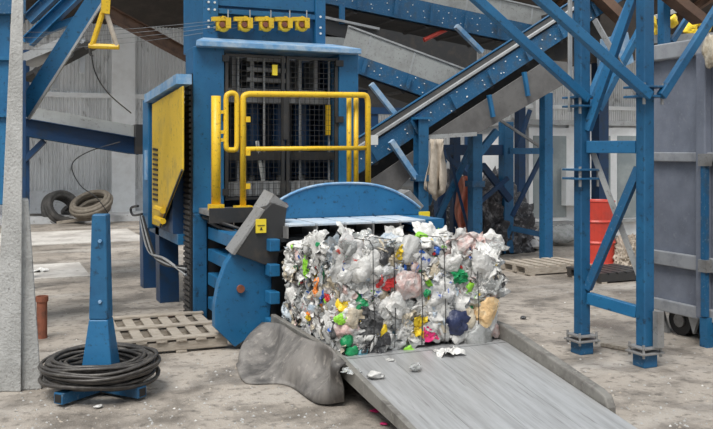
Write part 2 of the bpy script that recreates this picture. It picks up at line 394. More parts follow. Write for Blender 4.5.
# left hood: shaded front and lit side are put into the steel colours
def poly(pp, Y): return [at_y(x, y, Y) for x, y in pp]
hd = G().prism(poly([(233,253),(263,212),(272,203),(287,208),(285,226),(276,269)], 6.55), (0, .20, .02)).build('side_hood', 'steel_dark', P, .006)
G().prism(poly([(232,254),(263,210),(265,210),(235,255)], 6.545), (0, .21, .022)).build('hood_lit_side', 'steel', hd)
g = G(); g.prism(poly([(262,213),(274,194),(289,206),(284,210),(275,203)], 6.60), (-.02, .2, .03)); g.build('hood_spout', 'steel', hd)
c = at_y(261, 226, 6.535); stk = G().box(c.x-.042, c.x+.042, 6.530, 6.545, c.z-.055, c.z+.055).build('warning_sticker', 'sticker', hd, label='square yellow warning sticker')
g = G(); g.prism([(c.x-.012, 6.526, c.z-.03), (c.x+.012, 6.526, c.z-.03), (c.x, 6.526, c.z-.008)], (0, .006, 0)); g.box(c.x-.03, c.x+.03, 6.526, 6.532, c.z+.004, c.z+.008); g.build('sticker_mark', 'black', stk)
# curved cheek plate
cp = [(275,226),(262,228),(248,236),(236,248),(226,264),(219,284),(215,305),(215,328),(235,347),(258,332),(270,318),(272,290)]
ck = G().prism(poly(cp, 6.62), (0, .10, 0)).build('curved_cheek_plate', 'blue', P, .006)
c = at_y(241, 289, 6.6); G().tube([c, c+V((0, .03, 0))], .032, 14).build('pivot_pin', 'rust', ck)
# right bracket with yellow square
g = G().prism(poly([(398,196),(410,190),(424,206),(416,216),(402,212)], 7.05), (.0, .2, 0)); rb = g.build('bracket', 'steel', P, .004)
c = at_y(424, 217, 6.95); G().box(c.x-.05, c.x+.05, 6.93, 6.96, c.z-.06, c.z+.05).build('warning_sticker', 'sticker', rb)
g = G().box(3.48, 3.66, 6.5, 7.7, .05, 1.0); g.build('chamber_beam', 'blue', P)
# left side body with yellow cover
G().box(1.62, 1.9, 8.1, 9.75, .80, 2.02).build('side_body', 'navy', P)
yc = G().prism([at_x(152, 224, 1.58), at_x(160, 227, 1.58), at_x(182, 170, 1.58), at_x(182, 86, 1.58), at_x(152, 104, 1.58)], (.02, 0, 0)).build('side_cover', 'yellow_panel', P, .006)
g = G()
for i in range(11):
    a, b = at_x(153, 149+i*5, 1.575), at_x(157.5, 150+i*5, 1.575); g.beam(a, b, .008, .022)
g.build('vent_slot', 'black', yc)
g = G()
g.beam(at_x(160, 227, 1.57), at_x(182, 170, 1.57), .012, .02); g.build('cover_edge', 'steel_dark', yc)
g = G().beam(at_x(151, 99, 1.62), at_x(184, 79, 1.62), .14, .09); g.build('top_rail', 'blue_pale', P)
a = at_x(146, 225, 1.60); G().box(1.58, 1.72, a.y-.25, a.y+.1, .76, 2.15).build('corner_post', 'blue', P, .01)
c = at_x(146, 165, 1.575); G().box(1.568, 1.58, c.y-.07, c.y+.07, c.z-.16, c.z+.16).build('nameplate', 'blue_pale', P)
g = G()
for z in (.80, .90): g.tube([at_x(156, 213, 1.54)+V((0,0,z-.85)), at_x(163, 216, 1.54)+V((0,0,z-.85))], .03, 8)
g.build('valve_block', 'yellow', P)
for px in (156, 176):
    a = at_z(px, 286 if px < 160 else 300, 0); G().prism([(1.66, a.y-.12, 0), (1.86, a.y-.12, 0), (1.86, a.y-.05, .8), (1.66, a.y-.05, .8)], (0, .22, 0)).build('foot', 'navy', P)
G().box(1.66, 1.9, 8.05, 9.6, .70, .80).build('side_beam', 'blue', P)
g = G(); g.tube(bez([at_x(138, 206, 1.52), at_x(131, 208, 1.52), at_x(133, 215, 1.52), at_x(142, 214, 1.52)], 6), .014, 6); g.build('cable_loop', 'black', P)
for i in range(4):
    g = G(); g.tube(bez([at_x(140+i, 216, 1.52), at_x(148+i*2, 250+i, 1.50), at_x(165, 259+i*2, 1.50), at_x(186, 275-i*3, 1.6)], 6), .012, 6); g.build('cable', 'black' if i % 2 else 'galv', P)

# --------------------------------------------------- yellow guard rail on the deck
R = thing('guard_rail', 'bright yellow tubular guard rail on the press service deck', 'railing', (2.3, 7.4, 1.07))
yr = 7.40
def rp(px, py, dy=0): return at_y(px, py, yr+dy)
o = G().tube([rp(216, 209), rp(216, 96)], .042, 10).build('post', 'yellow', R, smooth=True)
for y_ in (112, 132, 140): G().beam(rp(220, y_), rp(228, y_), .03, .03).build('hinge', 'yellow', o)
g = G(); g.tube(bez([rp(226, 100), rp(227, 95), rp(232, 93), rp(236, 95), rp(237, 100)], 4)+bez([rp(237, 143), rp(236, 149), rp(232, 150), rp(227, 149), rp(226, 144)], 4), .024, 8, closed=True)
g.build('gate_loop', 'yellow', R, smooth=True)
o = G().tube([rp(243, 207)]+bez([rp(243, 101), rp(244, 96), rp(249, 94)], 4)+bez([rp(358, 95), rp(366, 96), rp(368, 104)], 4)+[rp(368, 198)], .028, 10).build('top_rail', 'yellow', R, smooth=True)
G().box(rp(243,0).x-.075, rp(243,0).x+.075, yr-.06, yr+.06, 1.07, 1.10).build('foot_plate', 'yellow', R)
g = G(); c = rp(243, 0).x
for z in (1.25, 1.55, 1.85): G().box(c+.02, c+.06, yr-.03, yr-.01, z, z+.05).build('lug', 'yellow', R)
G().tube([rp(245, 149), rp(366, 148)], .022, 10).build('mid_rail', 'yellow', R, smooth=True)
for px in (349, 356): G().tube([at_y(px, 197, yr+.08), at_y(px, 98, yr+.08)], .024, 10).build('post', 'yellow', R, smooth=True)
a = rp(216, 0); G().box(a.x-.06, a.x+.06, yr-.06, yr+.06, 1.07, 1.12).build('foot_plate', 'yellow', R)

# baling wires running to the guides
for i, c in enumerate(GP[:4]):
    a = V((c.x-.11, c.y, c.z+.02)); e = V((-2.2, 8.2+i*.12, c.z+.15-.12*i))
    pts = [lerp(a, e, t/12)-V((0, 0, .25*math.sin(math.pi*t/12))) for t in range(13)]
    o = G().tube(pts, .0024, 5).build('baling_wire', 'steel')
    tag(o, ['uppermost', 'second', 'third', 'lowest'][i]+' thin baling wire strung from the left to the yellow guides', 'wire', 'baling wires to the press')

# ================================================================== RAMP
RL = V((2.7, 5.1, 0)); SL = .165; YT = 5.106; ZT = .272
def dz(y): return ZT if y >= YT else max(ZT-(YT-y)*SL, .006)
RA = thing('discharge_ramp', 'worn grey steel ramp sloping down from under the bale', 'ramp', RL)
G().box(2.10, 3.33, 5.03, 6.44, .235, ZT-.012).build('upper_plate', 'ramp', RA)
y0 = YT-ZT/SL+.02
nl = 4
for i in range(nl):
    x0 = 2.10+i*1.23/nl; x1 = x0+1.23/nl-.002
    pp = [(x0, 5.02, dz(5.02)), (x0, y0, dz(y0)), (x0, y0, dz(y0)-.02), (x0, 5.02, dz(5.02)-.025)]
    G().prism(pp, (x1-x0, 0, 0)).build('deck_plate', 'ramp', RA)
g = G().prism([(2.06, 6.44, .30), (2.06, 5.1, .29), (2.06, y0, .03), (2.06, y0, .0), (2.06, 3.62, .0), (2.06, 4.14, .07), (2.06, 4.56, .115), (2.06, 5.1, .18), (2.06, 6.44, .18)], (.04, 0, 0))
g.build('side_plate', 'rampside', RA, .004)
e = 3.98
rp_ = [(3.335, 6.44, .36), (3.335, 5.1, .365), (3.335, e+.10, dz(e)+.085), (3.335, e+.03, dz(e)+.06), (3.335, e, dz(e)), (3.335, e, 0), (3.335, 6.44, .1)]
G().prism(rp_, (.065, 0, 0)).build('side_rail', 'rampside', RA, .012)
for x in (2.14, 2.7, 3.25):
    for y in (5.3, 6.3): G().box(x-.04, x+.04, y-.04, y+.04, 0, .236).build('ramp_leg', 'steel_dark', RA)

# rubber apron beside the ramp
top = bez([at_x(262, 322, 2.04), at_x(280, 324, 2.03), at_x(300, 336, 2.03), at_x(326, 346, 2.03), at_x(346, 362, 2.04)], 8)
bot = bez([at_z(236, 364, .02), at_z(246, 382, .012), at_z(285, 384, .012), at_z(316, 403, .012), at_z(344, 402, .03)], 8)
rows = []; nv = 12
for j in range(nv+1):
    t = j/nv; r = []
    for i in range(len(top)):
        u = i/(len(top)-1); p = lerp(top[i], bot[i], t); sag = 1.7-1.25*max(0, min(1, (u-.5)/.3))
        p.z = bot[i].z+(top[i].z-bot[i].z)*(1-t)**sag
        fold = math.sin(math.pi*min(1, t*1.08))*(.07*math.cos(u*4.1*math.pi)+.022*math.sin(u*23))
        p += V((-fold, -fold*.5, fold*.5)); p.z += .015*noise.noise(p*9)*math.sin(math.pi*t)
        p.z = max(p.z, .012); r.append(p)
    rows.append(r)
o = G().grid(rows).build('rubber_apron', 'rubber', None, smooth=True, solid=.012)
tag(o, 'dusty grey rubber sheet sagging from ramp side onto the floor', 'rubber sheet')

# ================================================================== BALE
def plastic(n, c, r=.32, tr=0, c2=None, sc=25, lo=.5, hi=.6): return mat('plastic_'+n, c, r, 0, c2, sc, lo, hi, trans=tr, spec=.55, bump=.55, bscale=42)
PM = {
 'white': plastic('white', (.66, .65, .625), .30, 0, (.52, .51, .49), 12, .45, .65),
 'grey': plastic('pale_grey', (.43, .425, .41), .25, 0, (.55, .545, .525), 12, .45, .65),
 'clear': plastic('clear_film', (.60, .61, .60), .15, .5, (.46, .47, .46), 15),
 'cream': plastic('cream', (.52, .46, .36), .35, 0, (.42, .35, .25), 14),
 'pinkish': plastic('pink_tint', (.54, .36, .33), .35, 0, (.56, .51, .49), 16, .42, .6),
 'bluish': plastic('blue_tint', (.36, .44, .51), .3, 0, (.52, .54, .56), 16, .42, .6),
 'lime': plastic('lime', (.25, .58, .04), .3), 'green': plastic('green', (.01, .26, .09), .3),
 'yellow': plastic('yellow', (.80, .56, .02), .35), 'orange': plastic('orange', (.75, .22, .03), .35),
 'red': plastic('red', (.55, .03, .03), .35), 'magenta': plastic('magenta', (.70, .03, .17), .35),
 'navy': plastic('navy', (.02, .03, .085), .35, 0, (.05, .06, .12), 12), 'blue': plastic('blue', (.03, .12, .45), .3),
 'black': plastic('black', (.03, .03, .033), .3, 0, (.11, .11, .11), 18), 'teal': plastic('teal', (.06, .20, .25), .3),
 'printr': plastic('print_red', (.54, .53, .52), .35, 0, (.55, .08, .06), 22, .58, .62),
 'printb': plastic('print_blue', (.54, .54, .54), .35, 0, (.06, .12, .42), 24, .58, .61),
 'printg': plastic('print_green', (.52, .53, .50), .35, 0, (.22, .48, .08), 20, .57, .62),
 'peach': plastic('peach', (.78, .52, .26), .4, 0, (.80, .62, .38), 12),
}
WT = [('white', 40), ('grey', 15), ('clear', 20), ('cream', 13), ('pinkish', 4.5), ('bluish', 4), ('printr', 3.2), ('printb', 3.2), ('printg', 3.2),
      ('lime', .6), ('green', .4), ('yellow', .7), ('orange', .6), ('red', .5), ('magenta', .2), ('navy', .5), ('blue', .5), ('black', 2.2), ('teal', .7)]
def pick(): return PM[random.choices([a for a, _ in WT], [b for _, b in WT])[0]]
def crumple(seed, flat, sub=3, amp=1.0):
    bm = bmesh.new(); bmesh.ops.create_icosphere(bm, subdivisions=sub, radius=.5)
    o = V((seed*7.3, seed*3.1, seed*1.7))
    for v in bm.verts:
        p = v.co*2; r = 1+.5*amp*noise.noise(p*1.1+o)-.5*amp*abs(noise.noise(p*1.7+o))+.10*amp*abs(noise.noise(p*5.0+o))
        v.co *= r; v.co.z *= flat
    me = bpy.data.meshes.new('crumple'); bm.to_mesh(me); bm.free(); me.materials.append(PM['white'])
    if seed % 2: me.polygons.foreach_set('use_smooth', [True]*len(me.polygons))
    return me
def film(seed, nn=12, bend=.25):
    g = G(); rows = []
    o = V((seed*5.1, seed*2.3, 0))
    for i in range(nn+1):
        r = []
        for j in range(nn+1):
            x, y = i/nn-.5, j/nn-.5; p = V((x, y, 0))*2.2+o
            z = bend*(noise.noise(p*1.1)+1.1*abs(noise.noise(p*1.9))+.2*noise.noise(p*4.5))
            q = V((x+.22*noise.noise(p*1.6+V((9,0,0))), y+.22*noise.noise(p*1.6+V((0,9,0))), z)); r.append(q)
        rows.append(r)
    g.grid(rows); me, _ = g.mesh('film', [PM['white']], False)
    if seed % 3: me.polygons.foreach_set('use_smooth', [True]*len(me.polygons))
    return me
def bottle(seed):
    n = 14; prof = [(.10,-.5),(.17,-.49),(.18,-.42),(.17,-.2),(.185,-.1),(.17,0),(.185,.1),(.17,.2),(.12,.34),(.06,.41),(.055,.47)]
    g = G(); g.lathe(prof, (0,0,0), n)
    o = V((seed*4.1, 0, seed))
    for p in g.v:
        k = noise.noise(p*3+o)
        p.x *= 1+.5*k; p.y *= (.55+.4*noise.noise(p*2.2-o)); p.x += .08*math.sin(p.z*4+seed)
        p.z += .05*noise.noise(p*5+o)
    g.v = [V((p.z, p.x, p.y)) for p in g.v]
    me, _ = g.mesh('bottle', [PM['clear']], False); return me
CAP = G().tube([(.455,0,0),(.535,0,0)], .075, 12).mesh('cap', [PM['lime']], False)[0]
BAGS = [crumple(i+1, random.choice((.45, .6, .75))) for i in range(9)]
FILMS = [film(i+1, 12, random.choice((.25, .35, .45))) for i in range(8)]
BOTS = [bottle(i+1) for i in range(5)]

bx0, bx1, by0, by1, bz0, bz1 = 2.13, 3.31, 5.12, 6.30, .275, .955
def tz(y): return bz1-.13*max(0, (y-by0-.2)/(by1-by0))
BL = V(((bx0+bx1)/2, (by0+by1)/2, bz0))
B = thing('plastic_bale', 'wire tied bale of crushed mixed plastic packaging on the ramp', 'bale', BL)
# dense core
bm = bmesh.new(); bmesh.ops.create_cube(bm, size=1)
bmesh.ops.subdivide_edges(bm, edges=bm.edges[:], cuts=48, use_grid_fill=True)
for v in bm.verts:
    v.co = V((v.co.x*(bx1-bx0-.06), v.co.y*(by1-by0-.06), (v.co.z+.5)*(tz(by0+(v.co.y+.5)*(by1-by0))-bz0-.04)))
    q = v.co+V((3, 5, 1)); nn = V((v.co.x, v.co.y, v.co.z-.35)).normalized()
    v.co += nn*(.035*noise.noise(q*7)-.05*abs(noise.noise(q*11))+.02*noise.noise(q*26))
    v.co.z = max(v.co.z, 0)
me = bpy.data.meshes.new('core')
bm.to_mesh(me); bm.free()
core_mats = ['grey', 'white', 'clear', 'cream', 'bluish', 'black', 'printb', 'printr', 'lime', 'yellow']
for a in core_mats: me.materials.append(PM[a])
for p in me.polygons:
    n_ = noise.cell(p.center*14); n2 = noise.noise(p.center*9+V((4,4,4)))
    t = (n_+1)/2 % 1
    p.material_index = 0 if t < .4 else 1 if t < .6 else 2 if t < .72 else 3 if t < .8 else 4 if t < .86 else 5 if t < .92 else 6 if t < .95 else 7 if t < .97 else 8 if t < .985 else 9
o = bpy.data.objects.new('compressed_core', me); COL.objects.link(o); place(o, BL, B)

def basis(nrm, spin):
    nrm = V(nrm).normalized(); t = V((0,0,1)) if abs(nrm.z) < .9 else V((1,0,0))
    x = t.cross(nrm).normalized(); y = nrm.cross(x)
    a = x*math.cos(spin)+y*math.sin(spin); b = nrm.cross(a)
    return Matrix((a, b, nrm)).transposed()
def piece(name, me, m, loc, nrm, scale, parent, spin=None, tilt=.35, label=None):
    nrm = V(nrm)+V([random.uniform(-tilt, tilt) for _ in range(3)])
    o = bpy.data.objects.new(name, me); COL.objects.link(o)
    o.rotation_mode = 'QUATERNION'; o.rotation_quaternion = basis(nrm, random.uniform(0, 6.28) if spin is None else spin).to_quaternion()
    o.scale = scale if isinstance(scale, (tuple, list)) else (scale,)*3
    place(o, loc, parent)
    if m: o.material_slots[0].link = 'OBJECT'; o.material_slots[0].material = m
    if label: o['label'] = label
    return o
def face_pt():
    r = random.random()
    if r < .50:   # front
        return V((random.uniform(bx0+.02, bx1-.02), by0+.015, random.uniform(bz0+.04, bz1))), (0, -1, 0)
    if r < .74:   # left
        y = random.uniform(by0, by1); return V((bx0+.015, y, random.uniform(bz0+.03, tz(y)))), (-1, 0, 0)
    if r < .95:   # top
        y = random.uniform(by0, by1); return V((random.uniform(bx0, bx1), y, tz(y)-.01)), (0, 0, 1)
    return V((bx1-.01, random.uniform(by0, by1), random.uniform(bz0+.1, bz1))), (1, 0, 0)
for i in range(175):
    p, nn = face_pt(); s = random.uniform(.10, .22)
    sq = .55 if nn[0] else 1
    piece('plastic_bag', random.choice(BAGS), pick(), p, nn, (s*sq, s*random.uniform(.6, 1), s*.8), B)
for i in range(80):
    p, nn = face_pt(); s = random.uniform(.12, .27)
    piece('plastic_film', random.choice(FILMS), pick(), p+V(nn)*.012, nn, (s, s*random.uniform(.5, 1), s*.5), B, tilt=.2)
for i in range(55):
    p, nn = face_pt(); s = random.uniform(.14, .22)
    o = piece('plastic_bottle', random.choice(BOTS), random.choice([PM['clear'], PM['white'], PM['clear'], PM['grey'], PM['bluish'], PM['printg']]), p+V(nn)*.0, nn, s, B)
    c = bpy.data.objects.new('bottle_cap', CAP); COL.objects.link(c); c.parent = o
    c.material_slots[0].link = 'OBJECT'; c.material_slots[0].material = random.choice([PM['lime'], PM['blue'], PM['red'], PM['white'], PM['yellow'], PM['green']])
# pieces that stand out on the front
def front(px, py): return at_y(px, py, by0-.02)
def left_(px, py): return at_x(px, py, bx0-.02)
ACC = [
 ('plastic_bag', 0, 'navy', front(455, 322), .25, 'crumpled navy blue film'), ('plastic_bag', 1, 'peach', front(486, 314), .24, 'peach coloured bag'),
 ('plastic_bag', 2, 'cream', front(468, 318), .17, None), ('plastic_film', 0, 'yellow', front(420, 326), .13, 'yellow strapping film'),
 ('plastic_film', 1, 'magenta', front(430, 333), .12, 'bright magenta film'), ('plastic_bag', 3, 'green', front(427, 293), .065, 'green bottle end'),
 ('plastic_bag', 4, 'lime', front(470, 287), .075, 'bright green bottle end'), ('plastic_film', 2, 'green', front(460, 277), .11, None),
 ('plastic_bag', 5, 'lime', front(408, 354), .12, 'flattened lime green bottle'), ('plastic_bag', 6, 'yellow', front(382, 330), .09, 'amber yellow scrap'),
 ('plastic_bag', 7, 'lime', left_(341, 319), .10, 'lime green crushed bottle'), ('plastic_bag', 8, 'green', front(347, 341), .11, 'dark green crushed bottle'),
 ('plastic_bag', 2, 'green', front(352, 352), .10, None),
 ('plastic_film', 3, 'black', front(368, 322), .20, 'torn black film'), ('plastic_film', 4, 'black', front(374, 346), .20, 'torn black film'),
 ('plastic_bag', 4, 'teal', front(362, 356), .10, None), ('plastic_bag', 1, 'yellow', left_(308, 317), .08, None), ('plastic_film', 5, 'orange', left_(316, 287), .12, None),
 ('plastic_film', 5, 'lime', left_(306, 268), .14, None), ('plastic_film', 6, 'blue', left_(322, 297), .09, None), ('plastic_film', 2, 'red', left_(328, 298), .07, None),
 ('plastic_bag', 0, 'white', front(360, 272), .22, None), ('plastic_bag', 6, 'clear', front(480, 338), .24, None), ('plastic_bag', 3, 'white', front(397, 305), .20, None),
 ('plastic_bag', 5, 'pinkish', front(408, 285), .24, None), ('plastic_bag', 8, 'white', front(445, 290), .20, None), ('plastic_film', 7, 'printb', front(442, 288), .20, None),
 ('plastic_bag', 1, 'white', front(452, 262), .17, None), ('plastic_bag', 7, 'white', front(480, 262), .24, None), ('plastic_film', 0, 'red', front(386, 282), .12, None),
 ('plastic_film', 6, 'yellow', front(401, 253), .10, None), ('plastic_bag', 2, 'lime', at_z(421, 236, bz1+.02), .13, 'yellow green film'),
 ('plastic_bag', 5, 'printr', front(472, 325), .12, None),
]
for nm, k, c, p, s, lb in ACC:
    nn = (0, -1, 0) if p.y < by0 else (-1, 0, 0) if p.x < bx0 else (0, 0, 1)
    piece(nm, (BAGS if nm == 'plastic_bag' else FILMS)[k], PM[c], p, nn, (s, s*.8, s*.7), B, tilt=.2, label=lb)
# peaks on the top
for px, py, s, c in ((345, 229, .16, 'white'), (365, 236, .14, 'clear'), (438, 232, .17, 'white'), (425, 226, .16, 'white'), (494, 244, .15, 'clear'), (478, 238, .14, 'pinkish'), (314, 236, .15, 'white'), (455, 235, .13, 'grey'), (395, 232, .15, 'white'), (486, 246, .15, 'white')):
    piece('plastic_film', random.choice(FILMS), PM[c], at_z(px, py+4, bz1-.0), (random.uniform(-.6, .6), -.6, .8), (s, s, s*.8), B)
# fine scraps that nobody could count
g = G(); names = [a for a, _ in WT]
for i in range(1500):
    p, nn = face_pt(); p = p+V(nn)*random.uniform(-.01, .03)
    bs = basis(V(nn)+V([random.uniform(-.7, .7) for _ in range(3)]), random.uniform(0, 6.28)); s = random.uniform(.010, .034)
    g.cur = names.index(random.choices(names, [b if b > 3 else b*1.4 for _, b in WT])[0])
    o_ = V((i*.37, i*.11, i*.7)); rows = []
    el = random.uniform(.5, 1.4)
    for a in range(4):
        rows.append([p+bs @ V(((a/3-.5)*2*s*el, (b/3-.5)*2*s, s*.9*noise.noise(V((a, b, 0))*.7+o_))) for b in range(4)])
    g.grid(rows)
o = g.build('plastic_scraps', [PM[a] for a in names], B, kind='stuff')
# tie wires round the bale
for px in (372, 393, 420, 443, 476):
    x = front(px, 300).x; q = .045
    G().tube([(x, by0-q, bz0+.01), (x+.004, by0-q-.006, .5), (x-.004, by0-q-.004, .75), (x, by0-q+.01, bz1+.01), (x, by0+.02, bz1+.045), (x, by0+.4, tz(by0+.4)+.05), (x, by1, tz(by1)+.04)], .0032, 5).build('tie_wire', 'steel_dark', B)

# loose scraps on the ramp and floor
def scrap(name, me, c, px, py, z, s, label, cat='litter', flat=.6):
    p = at_z(px, py, z); o = bpy.data.objects.new(name, me); COL.objects.link(o)
    o.rotation_euler = (random.uniform(-.15, .15), random.uniform(-.15, .15), random.uniform(0, 6)); o.scale = (s, s*.8, s*flat)
    zmin = min((o.rotation_euler.to_matrix() @ V((v.co.x*s, v.co.y*s*.8, v.co.z*s*flat))).z for v in me.vertices)
    place(o, (p.x, p.y, p.z-zmin)); o.material_slots[0].link = 'OBJECT'; o.material_slots[0].material = PM[c]
    return tag(o, label, cat)
for nm, me, c, px, py, s, lb in (
   ('plastic_scrap', BAGS[0], 'white', 375, 378, .12, 'crumpled white plastic scrap on the ramp left edge'),
   ('plastic_cup', BAGS[3], 'clear', 415, 371, .10, 'small clear crushed cup lying on the ramp'),
   ('plastic_scrap', FILMS[2], 'white', 447, 356, .17, 'flat white torn film at the foot of the bale'),
   ('plastic_scrap', BAGS[5], 'grey', 391, 362, .09, 'pale grey crumpled scrap beside lime green bottle'),
   ('plastic_scrap', FILMS[5], 'clear', 352, 374, .12, 'clear film scrap hanging over the ramp corner')):
    q = at_z(px, py, .2); zz = dz(q.y); q = at_z(px, py, zz); zz = dz(q.y)
    scrap(nm, me, c, px, py, zz+.004, s, lb, 'litter')
for nm, me, c, px, py, s, lb in (
   ('paper_scrap', BAGS[1], 'magenta', 375, 412, .06, 'red pink paper scrap on the floor beside the ramp'),
   ('paper_scrap', BAGS[4], 'magenta', 384, 425, .05, 'smaller pink scrap at the bottom edge by the ramp'),
   ('plastic_scrap', FILMS[4], 'white', 38, 272, .22, 'white film scrap on the floor behind the rusty pipe'),
   ('plastic_scrap', BAGS[7], 'white', 98, 408, .06, 'pale crumpled scrap under the black wire coil'),
   ('plastic_scrap', BAGS[2], 'black', 523, 319, .07, 'small black lump on the floor right of the bale'),
   ('plastic_bag_litter', BAGS[6], 'clear', 556, 244, .75, 'large translucent bag lying between the far blue legs'),
   ('plastic_bag_litter', BAGS[8], 'white', 529, 250, .45, 'white sack on the floor beside the dark waste heap')):
    scrap(nm, me, c, px, py, .003, s, lb, 'litter')
g = G()
for i in range(1500):
    px = random.uniform(-20, 730); py = 440-150*random.random()**1.6
    p = at_z(px, py, 0); s = random.uniform(.004, .013)
    if 1.9 < p.x < 3.5 and 3.3 < p.y < 8.2: continue
    a = random.uniform(0, 3); d = V((math.cos(a)*s, math.sin(a)*s, 0)); e_ = V((-d.y, d.x, 0))*random.uniform(.5, 1)
    g.cur = random.choices((0, 1, 2), (8, .5, 3))[0]
    g.add([p+d, p+e_, p-d, p-e_, p+V((0, 0, s*.7))], [(0,1,4),(1,2,4),(2,3,4),(3,0,4)])
o = g.build('floor_grit', ['concrete', PM['white'], 'wood']); o['kind'] = 'stuff'; o['label'] = 'fine grit and crumbs scattered over the concrete floor'; o['category'] = 'grit'

# ================================================================== FOREGROUND LEFT
c0 = at_z(20, 392); D0 = 5.62
def pil(px, py, d=0): return at_d(px, py, D0+d)
bot_, top_ = 0.0, 3.6
def wx(px): return (px-CX)/F*D0
Rv = V((CT, -ST, 0)); Fv = V((ST, CT, 0))
def pp_(X, D, z): return Rv*X+Fv*D+V((0, 0, z))
_a = (8-CX)/F; Lv = (Rv*_a+Fv); 
def pp_(X, D, z): return Rv*(X)+Fv*D0+Lv*(D-D0)+V((0, 0, z))
CPt = thing('concrete_pillar', 'rough grey tapered concrete pillar at the left edge', 'pillar', pp_(wx(20), D0, 0))
g = G(); xb0, xb1, xt0, xt1 = wx(-6), wx(21), wx(12), wx(23.5)
zt_ = 2.62
g.add([pp_(xb0, D0, 0), pp_(xb1, D0, 0), pp_(xb1, D0+.3, 0), pp_(xb0, D0+.3, 0), pp_(xt0, D0+.02, zt_), pp_(xt1, D0+.02, zt_), pp_(xt1, D0+.25, zt_), pp_(xt0, D0+.25, zt_)],
      [(3,2,1,0),(4,5,6,7),(0,1,5,4),(1,2,6,5),(2,3,7,6),(3,0,4,7)])
g.build('main_shaft', 'concrete', CPt, .008)
g = G(); x0_, x1_ = wx(20.6), wx(42)
zs = HC+(150-200)/F*D0
g.add([pp_(x0_, D0+.03, 0), pp_(x1_, D0+.06, 0), pp_(x1_, D0+.28, 0), pp_(x0_, D0+.28, 0), pp_(wx(21), D0+.03, zs), pp_(wx(29), D0+.06, zs), pp_(wx(29), D0+.26, zs), pp_(wx(21), D0+.26, zs)],
      [(3,2,1,0),(4,5,6,7),(0,1,5,4),(1,2,6,5),(2,3,7,6),(3,0,4,7)])
g.build('buttress', 'concrete', CPt, .008)

# wire stand with coil
q = at_z(101, 393); q.z = 0
SP = thing('wire_stand', 'blue steel wire spool stand with tall post and flared foot', 'stand', q)
dq = (q-V((0,0,0))).length; DD = Fv.dot(q)
def up_(py): return HC+(150-py)/F*DD
zb_ = .07; w0 = .115; zf = up_(318)
def frustum(g, c, w0, z0, w1, z1, n=4):
    vs_ = []
    for w, z in ((w0, z0), (w1, z1)):
        for sx, sy in ((-1,-1),(1,-1),(1,1),(-1,1)): vs_.append(V((c.x, c.y, 0))+Rv*sx*w+Fv*sy*w+V((0, 0, z)))
    return g.add(vs_, [(3,2,1,0),(4,5,6,7),(0,1,5,4),(1,2,6,5),(2,3,7,6),(3,0,4,7)])
frustum(G(), q, .112, zb_, .062, zf).build('flared_base', 'blue', SP, .008)
po = frustum(G(), q, .062, zf, .048, up_(214)).build('post', 'blue_worn', SP, .008)
bolts([q+Rv*.012-Fv*.058+V((0, 0, z)) for z in (up_(300), up_(240))], -Fv, .012).build('bolt', 'blue_pale', po)
for a in (0, 90, 180, 270):
    d = V((math.cos(math.radians(a+38)), math.sin(math.radians(a+38)), 0))
    f_ = G().beam(q+d*.04+V((0,0,.055)), q+d*.36+V((0,0,.055)), .075, .07).build('foot', 'blue_dirty', SP, .004)
    G().beam(q+d*.358+V((0,0,.055)), q+d*.362+V((0,0,.055)), .055, .05).build('foot_end', 'black', f_)
CO = thing('wire_coil', 'black baling wire coil lying around the blue stand foot', 'wire coil', q+V((0,0,.1)))
for k in range(40):
    rr = .24+.14*random.random(); z = .108+.125*random.random(); tx, ty = random.uniform(-.02, .02), random.uniform(-.02, .02); ph = random.random()*6
    ox, oy = random.uniform(-.018, .018), random.uniform(-.018, .018)
    pts = []
    for i in range(48):
        a = 2*math.pi*i/48; r2 = rr+.012*math.sin(a*2+ph)
        pts.append(V((q.x+ox+r2*math.cos(a), q.y+oy+r2*math.sin(a), z+tx*math.cos(a)+ty*math.sin(a)+.008*math.sin(3*a+ph))))
    G().tube(pts, random.uniform(.009, .014), 6, closed=True).build('wire_turn', 'wirecoil', CO, smooth=True)

# rusty pipe stub
q = at_z(42, 338); hh = (338-296)/F*Fv.dot(q)
g = G().lathe([(.043, 0), (.043, hh-.05), (.052, hh-.045), (.052, hh), (.040, hh), (.036, hh-.1)], (q.x, q.y, 0), 18)
tag(g.build('rusty_pipe', 'rust', None), 'short rusty red pipe standing on the floor beside the concrete pillar', 'pipe')

# pallet
q = at_z(113, 359); e1 = at_z(228, 349); e2 = at_z(118, 330)
ex = (e1-q); ey = (e2-q); lx, ly = ex.length, ey.length; ex.normalize(); ey = V((-ex.y, ex.x, 0))
if ey.dot(e2-q) < 0: ey = -ey
ly = min(max(ly, .85), 1.1)
PA = thing('wooden_pallet', 'grey weathered wooden pallet on the floor left of the press', 'pallet', q)
for k in range(3):
    y_ = .05+(ly-.1)*k/2
    G().beam(q+ey*y_+V((0,0,.055)), q+ex*lx+ey*y_+V((0,0,.055)), .07, .07).build('bearer', 'wood', PA, .004)
    G().beam(q+ey*y_+V((0,0,.115)), q+ex*lx+ey*y_+V((0,0,.115)), .09, .018).build('top_board', 'wood', PA, .003)
nb = 6
for i in range(nb):
    x_ = .06+(lx-.12)*i/(nb-1)
    G().beam(q+ex*x_+V((0,0,.098)), q+ex*x_+ey*ly+V((0,0,.098)), .085, .016).build('cross_slat', 'wood', PA, .003)
    if i % 3 == 0: G().beam(q+ex*x_+V((0,0,.010)), q+ex*x_+ey*ly+V((0,0,.010)), .085, .018).build('bottom_board', 'wood', PA, .003)
g = G().tube([at_z(126, 327, .02), at_z(183, 314, .02)], .014, 8); tag(g.build('steel_rod', 'rust', None), 'thin dark rod lying on floor behind the wooden pallet', 'rod')

